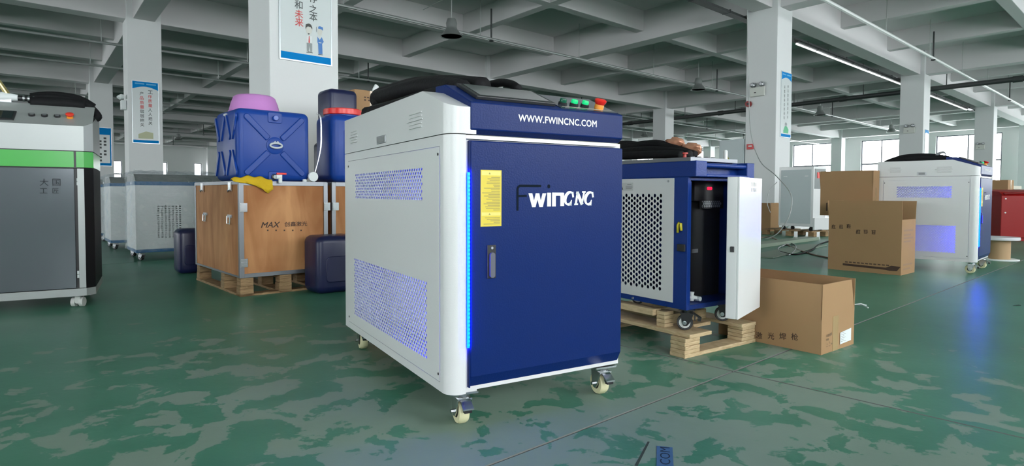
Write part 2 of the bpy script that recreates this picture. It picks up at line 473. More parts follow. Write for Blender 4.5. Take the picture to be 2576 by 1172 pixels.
# floor: a base and big cast bays with open joints between them
fb = MB(); q = [grid(I0, J0), grid(I1, J0), grid(I1, J1), grid(I0, J1)]
fb.add([(p.x, p.y, -0.03) for p in q] + [(p.x, p.y, -0.2) for p in q], [(0, 1, 2, 3), (7, 6, 5, 4), (0, 4, 5, 1), (1, 5, 6, 2), (2, 6, 7, 3), (3, 7, 4, 0)])
floor = structure(fb.build('floor', M_CONC), 'green painted concrete floor with worn pale patches and cut joints', 'floor')
e1 = uu; e2 = Vector((math.cos(R(133)), math.sin(R(133)), 0))
XJ = Vector((0.905, 2.421, 0)); SP = 6.0; GAP = 0.0034
def in_hall(p):
    d = p - GM; det = GU.x * GV.y - GU.y * GV.x
    return (d.x * GV.y - d.y * GV.x) / det, (GU.x * d.y - GU.y * d.x) / det
slab_me = None
for a in range(-9, 13):
    for b in range(-4, 13):
        c = XJ + e1 * (a + 0.5) * SP + e2 * (b + 0.5) * SP
        ci, cj = in_hall(c)
        if not (I0 - 0.25 < ci < I1 + 0.25 and J0 - 0.25 < cj < J1 + 0.25): continue
        if slab_me is None:
            sb = MB(); h = SP / 2 - GAP
            P = [e1 * sx * h + e2 * sy * h for sx, sy in ((-1, -1), (1, -1), (1, 1), (-1, 1))]
            ch = 0.0015
            T = [e1 * sx * (h - ch) + e2 * sy * (h - ch) for sx, sy in ((-1, -1), (1, -1), (1, 1), (-1, 1))]
            sb.add([(p.x, p.y, -0.03) for p in P] + [(p.x, p.y, -0.003) for p in P] + [(p.x, p.y, 0) for p in T],
                   [(0, 1, 5, 4), (1, 2, 6, 5), (2, 3, 7, 6), (3, 0, 4, 7), (4, 5, 9, 8), (5, 6, 10, 9), (6, 7, 11, 10), (7, 4, 8, 11), (8, 9, 10, 11)])
            slab_me = sb.mesh('slab'); slab_me.materials.append(M_FLOOR); slab_me.materials.append(M_CONC)
            for pg in slab_me.polygons: pg.material_index = 0 if pg.normal.z > .9 else 1
        put('slab', slab_me, M_FLOOR, floor, loc=c)

ceil = MB(); q = [grid(I0 - .1, J0 - .1), grid(I1 + .1, J0 - .1), grid(I1 + .1, J1 + .1), grid(I0 - .1, J1 + .1)]
ceil.add([(p.x, p.y, Z_SLAB) for p in q] + [(p.x, p.y, Z_SLAB + .2) for p in q], [(0, 1, 2, 3), (7, 6, 5, 4), (0, 4, 5, 1), (1, 5, 6, 2), (2, 6, 7, 3), (3, 7, 4, 0)])
structure(ceil.build('ceiling', M_CEIL), 'grey-white concrete ceiling slab above the beam grid', 'ceiling')

# walls with real window openings
WN = [0]
def wall(name, label, p0, direc, length, outward, wins):
    ang = math.atan2(direc.y, direc.x)
    b = MB(); T = 0.3; s = 0.0
    side = 1 if (direc.x * outward.y - direc.y * outward.x) > 0 else -1
    y0, y1 = (0, T) if side > 0 else (-T, 0)
    for (a0, a1, z0, z1) in sorted(wins):
        b.box(s, a0, y0, y1, 0, Z_SLAB); b.box(a0, a1, y0, y1, 0, z0); b.box(a0, a1, y0, y1, z1, Z_SLAB); s = a1
    b.box(s, length, y0, y1, 0, Z_SLAB)
    structure(b.build(name, M_WALL, loc=p0, rotz=ang), label, 'wall')
    for (a0, a1, z0, z1) in sorted(wins):
        WN[0] += 1
        wd, ht = a1 - a0, z1 - z0; fw = 0.07; ym = (y0 + y1) / 2
        n = max(1, round(wd / 1.6)); f = MB()
        f.box(0, wd, -.04, .04, 0, fw); f.box(0, wd, -.04, .04, ht - fw, ht)
        tz = ht * 0.5
        f.box(0, wd, -.035, .035, tz - .05, tz + .05)
        for k in range(n + 1):
            x = k * wd / n; xa = max(0, x - fw / 2); xb = min(wd, x + fw / 2)
            if k == 0: xb = fw
            if k == n: xa = wd - fw
            f.box(xa, xb, -.04, .04, 0, ht)
        pos = p0 + direc * a0 + Vector((-math.sin(ang), math.cos(ang), 0)) * ym + Vector((0, 0, z0))
        wo = structure(f.build('window_%d' % WN[0], M_WINFRAME, loc=pos, rotz=ang), 'aluminium framed daylight window in the ' + {'wall_right': 'wall of wide windows', 'wall_back': 'far end wall', 'wall_front': 'wall behind the photographer', 'wall_left': 'side wall beyond the wrapped machines'}[name], 'window', 'windows of the ' + name.replace('wall_', '') + ' wall')
        for k in range(n):
            for (za, zb) in ((fw, tz - .05), (tz + .05, ht - fw)):
                p = MB(); p.box(k * wd / n + fw / 2, (k + 1) * wd / n - fw / 2, -.004, .004, za, zb); p.build('pane', M_PANE, wo)
        # daylight portal filling the opening (guides sky sampling, gives no light of its own)
        l = bpy.data.lights.new('window_portal', 'AREA'); l.shape = 'RECTANGLE'; l.size = wd; l.size_y = ht
        l.cycles.is_portal = True
        seen = False
        for fx in (0, .5, 1):
            for fz in (0, .5, 1):
                d = pos + direc * (wd * fx) + Vector((0, 0, ht * fz)) - EYE; dz_ = d.dot(FWD)
                if dz_ > .1 and 0 <= CX + FPX * d.dot(RGT) / dz_ <= 2576 and 0 <= CY - FPX * d.dot(UPV) / dz_ <= 1172: seen = True
        pn = name.replace('wall_', 'window_') + ('_daylight' if seen else '_offscreen')
        lo = bpy.data.objects.new(pn, l); COL.objects.link(lo)
        k_ = 1
        while not lo.name.endswith('_offscreen') and not seen:          # keep the ending when Blender adds a number
            k_ += 1; lo.name = pn.replace('_offscreen', '_%d_offscreen' % k_)
        inn = -outward
        zax = -inn; xax = direc.normalized(); yax = zax.cross(xax)
        mm = Matrix((xax, yax, zax)).transposed().to_4x4(); mm.translation = pos + direc * (wd / 2) + Vector((0, 0, ht / 2)) + inn * 0.25
        lo.matrix_world = mm

def jw(cs, z0, z1, L, base): return [((c - h - base) * L, (c + h - base) * L, z0, z1) for c, h in cs]
perpU = Vector((uu.y, -uu.x, 0)); perpV = Vector((vv.y, -vv.x, 0))     # outward of rear wall / right wall
right_w = [(0.33, .165), (0.805, .125), (1.26, .14)] + [(k + d, .135) for k in (2, 3, 4) for d in (-.25, .26)] + [(-.22, .14), (-.68, .13), (4.75, .13)]
wall('wall_right', 'white wall with wide bright windows beyond the columns', grid(I1, J0), vv, (J1 - J0) * LV, perpV, jw(right_w, 1.25, 4.65, LV, J0))
far_w = [(c, .03) for c in (.38, .695, .955, 1.105, 1.45, 1.75, 2.05, 2.45, 2.75, 3.1, 3.5, 3.8)] + [(c, .03) for c in (.1, -.25, -.6, -1.0, -1.4)]
wall('wall_back', 'white far end wall with narrow bright windows', grid(I0, J1), uu, (I1 - I0) * LU, -perpU, jw(far_w, 1.2, 3.45, LU, I0))
rear_w = [(k + d, .14) for k in (-1, 0, 1, 2, 3) for d in (.26, .74)]
wall('wall_front', 'white wall with large windows behind the photographer', grid(I0, J0), uu, (I1 - I0) * LU, perpU, jw(rear_w, 1.25, 4.65, LU, I0))
left_w = [(k + d, .14) for k in (-1, 0, 1, 2, 3, 4) for d in (.26, .74)]
wall('wall_left', 'white side wall of the hall with windows', grid(I0, J0), vv, (J1 - J0) * LV, -perpV, jw(left_w, 1.25, 4.65, LV, J0))

# columns
cb = MB(); P = [Vector((0, 0, 0)), uu * CW, uu * CW + vv * CW, vv * CW]
cb.add([(p.x, p.y, 0) for p in P] + [(p.x, p.y, Z_SLAB) for p in P], [(3, 2, 1, 0), (4, 5, 6, 7), (0, 1, 5, 4), (1, 2, 6, 5), (2, 3, 7, 6), (3, 0, 4, 7)])
col_me = cb.mesh('column'); col_me.materials.append(M_COLUMN)
special = {(0, 0): 'white square column carrying the poster with two cartoon figures', (1, 0): 'white square column with emergency light and fire alarm',
           (0, 1): 'white square column carrying the red and grey slogan poster', (0, 2): 'white square column carrying the blue framed poster',
           (2, 0): 'white square column standing behind the machine beside the tall cardboard boxes', (1, 1): 'white square column rising behind the large white and blue machine'}
for i in range(-1, 5):
    for j in range(-1, 6):
        if (i, j) in ((4, 5),): continue
        o = put('column', col_me, M_COLUMN, loc=grid(i, j), bevel=0.012)
        structure(o, special.get((i, j), 'plain white square column in the row of the hall'), 'column', None if (i, j) in special else 'columns of the hall')
# beams and ribs in both directions
def beam(a, b, width, z0, name, label, group):
    d = b - a; L = d.length; m = MB(); m.box(0, L, -width / 2, width / 2, z0, Z_SLAB + .02)
    structure(m.build(name, M_CEIL, loc=(a.x, a.y, 0), rotz=math.atan2(d.y, d.x), bevel=.012), label, 'beam', group)
for k in range(-5, 16):
    j = k / 3
    if not J0 < j < J1: continue
    main = k % 3 == 0
    beam(mid(I0 - .03, j), mid(I1, j), .46 if main else .26, Z_BEAM if main else Z_RIB, 'beam' if main else 'ceiling_beam',
         'deep main beam running over a column row' if main else 'shallow secondary ceiling beam between column rows', 'main beams' if main else 'secondary beams')
for k in range(-5, 13):
    i = k / 3
    if not I0 < i < I1: continue
    main = k % 3 == 0
    beam(mid(i, J0 - .03), mid(i, J1), .46 if main else .26, Z_BEAM + .003 if main else Z_RIB + .003, 'beam' if main else 'ceiling_beam',
         'deep main beam crossing the hall over the columns' if main else 'shallow secondary ceiling beam crossing the hall', 'main cross beams' if main else 'secondary cross beams')

# service pipes under the beams, with hanger rods
def pipe_run(j, z, r, m, label, i0=-1.85, i1=4.1, step=.333, group=None, name='sprinkler_pipe'):
    a, b = mid(i0, j, z), mid(i1, j, z)
    root = thing(name, label, 'pipe', loc=a, rotz=AU, group=group); L = (b - a).length
    MB().tube([(0, 0, 0), (L, 0, 0)], r, 8).build('pipe', m, root, smooth='auto')
    h = MB().tube([(0, 0, 0), (0, 0, Z_SLAB - z)], .011, 5).mesh('hanger_rod'); h.materials.append(M_PIPE)
    d = MB().tube([(0, 0, -.03), (0, 0, .75)], .022, 6).lathe([(.02, -.07), (.06, -.06), (.05, -.03), (.02, -.02)], 8).mesh('sprinkler_drop'); d.materials.append(M_DARKPIPE)
    k = 0; x = LU * step * .37
    while x < L:
        put('hanger_rod', h, M_PIPE, root, loc=(x, 0, 0))
        if k % 3 == 1: put('sprinkler_drop', d, M_DARKPIPE, root, loc=(x + .35, 0, 0))
        x += LU * step; k += 1
    return root
pipe_run(.508, 4.62, .035, M_PIPE, 'thin grey sprinkler pipe hung over the aisle behind the large white machine')
for j in (1.17, 1.5, 2.17, 2.5, 3.5, 4.5):
    pipe_run(j, 4.6, .035, M_PIPE, 'thin grey sprinkler pipe hung under the far ceiling bays', group='far sprinkler pipes')
pipe_run(-.14, 4.6, .04, mat('white_pipe', (.66, .68, .66), .4), 'white pipe with thin hanger rods beside the beam over the alarm column')
a = mid(2.067, J0 + .05, 4.45); L = (mid(2.067, J1 - .05) - mid(2.067, J0 + .05)).length
bp = thing('service_pipe', 'thick black pipe crossing the hall under the beams', 'pipe', loc=a, rotz=AV)
MB().tube([(0, 0, 0), (L, 0, 0)], .085, 12).build('pipe', M_DARKPIPE, bp, smooth='auto')
for k in range(1, 26):
    MB().tube([(k * LV / 4, 0, 0), (k * LV / 4, 0, Z_SLAB - 4.45)], .016, 5).build('hanger_rod', M_DARKPIPE, bp)
    if k % 2: MB().tube([(k * LV / 4 + .6, 0, 0), (k * LV / 4 + .85, 0, 0)], .105, 12).build('pipe_joint', M_DARKPIPE, bp)

# row of ceiling tube lights below the beam
tr = thing('cable_tray', 'long dark cable tray hung under the beam, carrying the tube lights', 'tray', loc=mid(-1.0, .051, 4.745), rotz=AU)
MB().box(0, 4.0 * LU, -.09, .09, 0, .05).build('tray', M_DARKPIPE, tr)
for k in range(33): MB().box(.4 + k * LU / 8, .43 + k * LU / 8, -.1, .1, -.005, .07).build('bracket', M_DARKPIPE, tr)
x = 1.24; n = 0
tl = None
while x < 2.9:
    p = mid(x, .051, 4.674)
    if tl is None:
        tl = thing('tube_light', 'slim white tube light in the row under the dark cable tray', 'light', loc=p, rotz=AU, group='tube lights under the beam')
        MB().box(0, 1.24, -.05, .05, .03, .07).build('housing', M_DARKPIPE, tl)
        MB().tube([(.02, 0, .0), (1.22, 0, .0)], .026, 8).build('tube', M_STRIPLIT, tl)
    else: dup(tl, loc=p)
    x += 1.3 / LU

# high-bay lamps
def lamp(i, j, z, label):
    p = mid(i, j, z); t = thing('high_bay_lamp', label, 'lamp', loc=p)
    MB().lathe([(.02, .42), (.10, .40), (.13, .30), (.12, .22), (.14, .16), (.24, .02), (.26, 0), (.25, 0), (.23, .02), (.12, .15)], 20).build('shade', M_LAMPBODY, t, smooth='auto')
    MB().lathe([(.235, .012), (.0, .012)], 20).build('diffuser', M_LAMPBODY, t)
    MB().tube([(0, 0, .40), (0, 0, Z_SLAB - z)], .012, 6).build('hanger_rod', M_PIPE, t)
    MB().tube([(0, 0, .9), (-.3, .15, .85), (-.7, .3, .7)], .008, 5).build('cable', M_PIPE, t)
lamp(.50, .472, 4.34, 'grey bell-shaped lamp hanging above the large white machine')
lamp(1.46, .47, 4.34, 'grey bell-shaped lamp hanging between the column with the alarm and the far rows')
lamp(2.37, .455, 4.34, 'grey bell-shaped lamp hanging beyond the column with the alarm')
lamp(3.33, .472, 4.34, 'grey bell-shaped lamp hanging in front of the far bright windows')
lamp(2.57, 1.55, 4.34, 'grey bell-shaped lamp hanging beyond the square column behind the open machine')
lamp(.54, 3.74, 4.34, 'grey bell-shaped lamp hanging beyond the wrapped machines')

# ------------------------------------------------------------------ posters and fittings on the columns
def poster(i, j, xa, xb, za, zb, label, draw):
    fr = Frame(grid(i, j).x, grid(i, j).y, AU)
    p = fr.w(xa, -.012, za); t = thing('poster', label, 'poster', loc=p, rotz=AU)
    W, Hh = xb - xa, zb - za
    MB().box(0, W, 0, .012, 0, Hh).build('board', M_POSTER, t)
    f = MB(); e = .014
    f.box(-e, 0, -.004, .012, -e, Hh + e); f.box(W, W + e, -.004, .012, -e, Hh + e); f.box(0, W, -.004, .012, -e, 0); f.box(0, W, -.004, .012, Hh, Hh + e)
    f.build('frame', mat('poster_frame', (.75, .8, .82), .25, .3), t)
    draw(t, W, Hh)
    return t
XD, ZD = (1, 0, 0), (0, 0, 1)
def smudge(name, m, parent, o, xd, yd, s, seed, lift=.002):
    rn = random.Random(seed); ls = []
    for z in (.12, .45, .82): ls.append([(s * rn.uniform(.0, .15), s * z), (s * rn.uniform(.8, .95), s * (z + rn.uniform(-.04, .04)))])
    for x in (.22, .72): ls.append([(s * x, s * rn.uniform(0, .3)), (s * (x + rn.uniform(-.08, .08)), s * rn.uniform(.75, 1.0))])
    if seed % 2: ls.append([(s * .5, s * .95), (s * .15, s * .1)])
    strokes(name, ls, s * .15, m, parent, o, xd, yd, lift)
def column_text(t, chars, x, ztop, size, step, reds=(), name='lettering'):
    z = ztop
    for k, ch in enumerate(chars):
        if ch == '#':
            smudge('text_mark', mat('poster_blurred_text', (.2, .22, .22), .5), t, (x, 0, z - size), XD, ZD, size * .9, k + int(x * 100))
        else:
            lettering(name, ch, M_PRED if k in reds else M_PTEXT, t, (x, 0, z - size), XD, ZD, height=size * .9, bold=.012, lift=.002)
        z -= step
def band(t, W, z0, z1, m=None): flat('band', [(0, z0), (W, z0), (W, z1), (0, z1)], m or M_POSTBLUE, t, (0, 0, 0), XD, ZD, .0012)
def arch(t, W, Hh, d):
    pts = [(0, Hh), (0, Hh - d)] + [(W * k / 12, Hh - d + d * .38 * math.sin(math.pi * k / 12) ) for k in range(1, 12)] + [(W, Hh - d), (W, Hh)]
    flat('blue_header', pts, M_POSTBLUE, t, (0, 0, 0), XD, ZD, .0012)
    strokes('header_strip', [[(W * .1, Hh - d * .28), (W * .46, Hh - d * .28)], [(W * .54, Hh - d * .28), (W * .92, Hh - d * .28)]], d * .16, mat('pale_blue_print', (.1, .4, .68), .5), t, (0, 0, 0), XD, ZD, .002)

f0 = Frame(grid(0, 0).x, grid(0, 0).y, AU)
a = f0.front(705, 146); b = f0.front(831, 163.5)
def figures(t, W, Hh):
    band(t, W, .0, .07)
    S = W / 126.0          # metres per photo pixel on this face
    def px(x, y):
        q = f0.front(x, y); return (q.x - a.x, q.z - (a.z + b.z) / 2)
    # suited man
    def poly(nm, pts, m, lift=.002): flat(nm, [px(*p) for p in pts], m, t, (0, 0, 0), XD, ZD, lift)
    poly('hair', [(767, 70), (768, 62), (774, 60), (777, 60.5), (781, 63), (784, 70), (784, 75), (780, 69), (773, 67), (769, 70), (768, 75)], mat('poster_hair', (.05, .05, .045), .5), .003)
    poly('face', [(768, 70), (773, 67.5), (780, 69.5), (784, 74), (783, 82), (779, 88), (774, 88), (769, 82)], M_SKIN)
    poly('mouth', [(772.5, 84), (778, 85), (776, 88), (773.5, 87)], M_PTEXT, .0035)
    poly('shirt', [(770, 90), (784, 92), (783, 110), (770, 108)], mat('poster_shirt', (.72, .74, .74), .5))
    poly('tie', [(775.5, 91), (777, 91), (778.5, 107), (776.3, 110), (774.5, 107)], M_PRED, .003)
    poly('trousers', [(770, 108), (784, 110), (784, 131), (779.5, 131), (778, 115), (775, 130), (771, 129)], M_PGREY, .0025)
    poly('shoes', [(769, 132), (775, 130), (779, 131), (785, 133), (785, 134.5), (778, 133), (769, 133)], M_PTEXT, .003)
    # worker in blue
    poly('cap', [(799, 68), (803, 66.5), (811, 70), (811, 78), (806, 74), (799, 73)], M_PBLUE, .003)
    poly('hair', [(794, 68), (795.5, 68), (796, 82), (794, 80)], M_PGREY)
    poly('face', [(798, 73), (806, 74), (810, 79), (807, 90), (801, 91), (797, 84)], M_SKIN)
    poly('overall', [(797, 93), (803, 101), (808, 94), (813, 106), (809, 111), (810, 137), (800, 137), (799, 112), (797, 106)], M_PBLUE, .0025)
    poly('belt', [(800, 106.5), (807, 108), (807, 110), (800, 108.5)], M_POSTER, .0035)
    poly('shoes', [(799, 137), (810, 138), (811, 139.5), (799, 138.5)], M_PTEXT, .003)
    for ch, x, y, red in (('存', 786, -5, 0), ('之', 786.5, 22, 0), ('本', 787, 42, 0), ('和', 750, 11, 0), ('未', 750.5, 34, 1), ('来', 751, 55, 1)):
        q0 = px(x - 10, y + 10)
        lettering('lettering', ch, M_PRED if red else M_PTEXT, t, (q0[0], 0, q0[1]), XD, ZD, height=.083, bold=.006, lift=.003)
poster(0, 0, a.x, b.x, (a.z + b.z) / 2, (a.z + b.z) / 2 + 1.15, 'white poster with blue foot band, a suited figure and a worker in blue', figures)

f1 = Frame(grid(0, 1).x, grid(0, 1).y, AU)
a = f1.front(335, 358); b = f1.front(397, 210)
def slogan(t, W, Hh):
    arch(t, W, Hh, Hh * .125); band(t, W, 0, Hh * .045)
    s = Hh * .062
    column_text(t, '工作质量人人把关', W * .60, Hh * .875, s, Hh * .073, (1, 2, 3))
    column_text(t, '产品质量层层把关', W * .28, Hh * .84, s, Hh * .073, (1, 2, 3))
    flat('sketch', [(W * .2, Hh * .07), (W * .78, Hh * .07), (W * .78, Hh * .17), (W * .5, Hh * .19), (W * .2, Hh * .14)], M_POLIVE, t, (0, 0, 0), XD, ZD, .002)
poster(0, 1, a.x, b.x, a.z, b.z, 'tall white poster with blue arched header and two columns of red and grey characters', slogan)
f2 = Frame(grid(0, 2).x, grid(0, 2).y, AU)
a = f2.front(238, 416); b = f2.front(279, 323)
def framed(t, W, Hh):
    band(t, W, 0, Hh); flat('white_field', [(W * .1, Hh * .07), (W * .92, Hh * .07), (W * .92, Hh * .82), (W * .1, Hh * .82)], M_POSTER, t, (0, 0, 0), XD, ZD, .003)
    for k in range(3): flat('text_mark', [(0, 0), (W * .16, 0), (W * .16, Hh * .05), (0, Hh * .05)], M_PTEXT, t, (W * .27, 0, Hh * (.62 - .085 * k)), XD, ZD, .005)
    for k in range(3): flat('text_mark', [(0, 0), (W * .16, 0), (W * .16, Hh * .05), (0, Hh * .05)], M_PTEXT, t, (W * .27, 0, Hh * (.28 - .085 * k)), XD, ZD, .005)
    for k in (0, 1, 2, 4, 5): flat('text_mark', [(0, 0), (W * .16, 0), (W * .16, Hh * .05), (0, Hh * .05)], M_PTEXT, t, (W * .55, 0, Hh * (.70 - .085 * k)), XD, ZD, .005)
poster(0, 2, a.x, b.x, a.z, b.z, 'poster with broad blue border and short columns of grey characters', framed)
f3 = Frame(grid(1, 0).x, grid(1, 0).y, AU)
a = f3.front(1962.5, 343); b = f3.front(1990, 187)
def worker(t, W, Hh):
    arch(t, W, Hh, Hh * .125); band(t, W, 0, Hh * .045)
    column_text(t, '########', W * .25, Hh * .80, Hh * .05, Hh * .068); column_text(t, '########', W * .60, Hh * .82, Hh * .05, Hh * .068)
    flat('figure', [(W * .25, Hh * .06), (W * .75, Hh * .06), (W * .78, Hh * .12), (W * .6, Hh * .17), (W * .4, Hh * .17), (W * .25, Hh * .1)], M_PGREEN, t, (0, 0, 0), XD, ZD, .002)
    flat('figure_head', [(W * .5 + .12 * W * math.cos(k * .7854), Hh * .2 + .03 * Hh * math.sin(k * .7854)) for k in range(8)], M_PGREY, t, (0, 0, 0), XD, ZD, .003)
poster(1, 0, a.x, b.x, a.z, b.z, 'tall white poster with blue arch, blurred characters and a small green figure', worker)
f4 = Frame(grid(2, 0).x, grid(2, 0).y, AU)
poster(2, 0, .18, .58, 1.72, 2.95, 'narrow pale poster on the column behind the tall cardboard boxes', lambda t, W, Hh: (arch(t, W, Hh, Hh * .1), column_text(t, '########', W * .3, Hh * .8, Hh * .05, Hh * .08)))

def emergency_light(fr, pxy, label):
    p = fr.side(*pxy, x=-.002); w_ = fr.w(p.x, p.y, p.z)
    t = thing('emergency_light', label, 'light', loc=w_, rotz=AU)
    MB().box(-.06, 0, -.17, .17, -.10, .10).build('battery_box', mat('cream_plastic', (.62, .63, .58), .4), t, bevel=.01)
    for s in (-.1, .1):
        MB().lathe([(.03, -.06), (.055, -.03), (.06, .03), (.02, .035)], 12, (-.04, s, .155), 'x').build('lamp_head', M_STEEL, t)
    MB().box(-.066, -.058, .02, .06, -.03, -.01).build('switch', M_BLACKPL, t)
emergency_light(f3, (1907, 231), 'twin-head emergency light on the column with the fire alarm')
emergency_light(f4, (2288, 328), 'twin-head emergency light on the column behind the tall cardboard boxes')
f5 = Frame(grid(3, 0).x, grid(3, 0).y, AU)
emergency_light(f5, (2466, 370), 'twin-head emergency light on the far column before the bright windows')
p = f3.side(1884, 262, x=-.002); t = thing('fire_bell', 'round dark red fire alarm on the edge of the column', 'alarm', loc=f3.w(p.x, p.y, p.z), rotz=AU)
MB().lathe([(.065, -.06), (.07, -.04), (.07, 0)], 16, axis='x').build('bell', mat('dark_red', (.28, .02, .02), .4), t, smooth='auto')
MB().lathe([(.02, -.075), (.025, -.06)], 10, axis='x').build('button', M_BLACKPL, t)
p = f3.side(1888, 369, x=-.002); t = thing('call_point', 'small red square fire call point low on the column', 'alarm', loc=f3.w(p.x, p.y, p.z), rotz=AU)
MB().box(-.04, 0, -.075, .075, -.06, .06).build('box', mat('red_call_box', (.60, .06, .06), .4), t, bevel=.006)
MB().box(-.044, -.038, -.05, .03, -.005, .025).build('plate', M_PAPER, t)
# small white fitting on the slogan column
p = f1.side(312, 258, x=-.002); t = thing('wall_socket_lamp', 'small white twin spotlight on the slogan poster column', 'light', loc=f1.w(0, .25, p.z), rotz=AU)
MB().box(-.1, 0, -.1, .1, -.2, .02).build('box', M_PAPER, t, bevel=.01)
for s in (-.07, .07): MB().lathe([(.02, -.12), (.06, -.06), (.05, 0)], 10, (-.05, s, .1), 'x').build('lamp_head', M_PAPER, t)
# ------------------------------------------------------------------ castors shared by the cabinets
def caster(parent, x, y, top, r=.0375, wheel=None, fork=None, turn=0.0, brake=True, wd=.028):
    """swivel castor under a cabinet: plate and fork, with wheel, axle bolt and brake pedal as its pieces"""
    wheel = wheel or M_CREAM; fork = fork or M_CHROME
    b = MB()
    b.box(-.042, .042, -.035, .035, top - .006, top)
    b.lathe([(.024, top - .022), (.027, top - .006)], 14)
    b.box(-.024, .024, -.03, .03, top - .026, top - .02)
    for s in (-1, 1):
        xx = s * (wd / 2 + .006)
        b.prism([(-.03, top - .021), (.028, top - .021), (.022, r + .0), (.014, r - .014), (-.0, r - .014), (-.012, r)], xx - .0018, xx + .0018, 'x')
    o = b.build('caster', fork, parent, loc=(x, y, 0), rotz=turn)
    w_ = MB().lathe([(r * .55, -wd / 2), (r * .9, -wd / 2), (r, -wd * .25), (r, wd * .25), (r * .9, wd / 2), (r * .55, wd / 2)], 24, (0, .010, r), 'x')
    w_.build('wheel', wheel, o, smooth='auto')
    MB().lathe([(r * .5, -wd / 2 - .001), (r * .55, -wd * .3)], 16, (0, .010, r), 'x').build('hub', M_BLACKPL, o)
    MB().lathe([(.007, -wd / 2 - .017), (.007, -wd / 2 - .008), (.010, -wd / 2 - .008), (.010, wd / 2 + .010)], 8, (0, .010, r), 'x').build('axle_bolt', M_CHROME, o)
    if brake:
        k = MB(); k.prism([(-.062, top - .042), (-.030, top - .022), (.0, top - .022), (.0, top - .026), (-.030, top - .027), (-.062, top - .047)], -.017, .017, 'x')
        k.box(-.009, .009, -.036, -.031, top - .055, top - .026)
        k.build('brake_pedal', fork, o)
        MB().box(-.012, .012, -.060, -.045, top - .056, top - .044).build('brake_pad', M_BLACKPL, o)
    return o

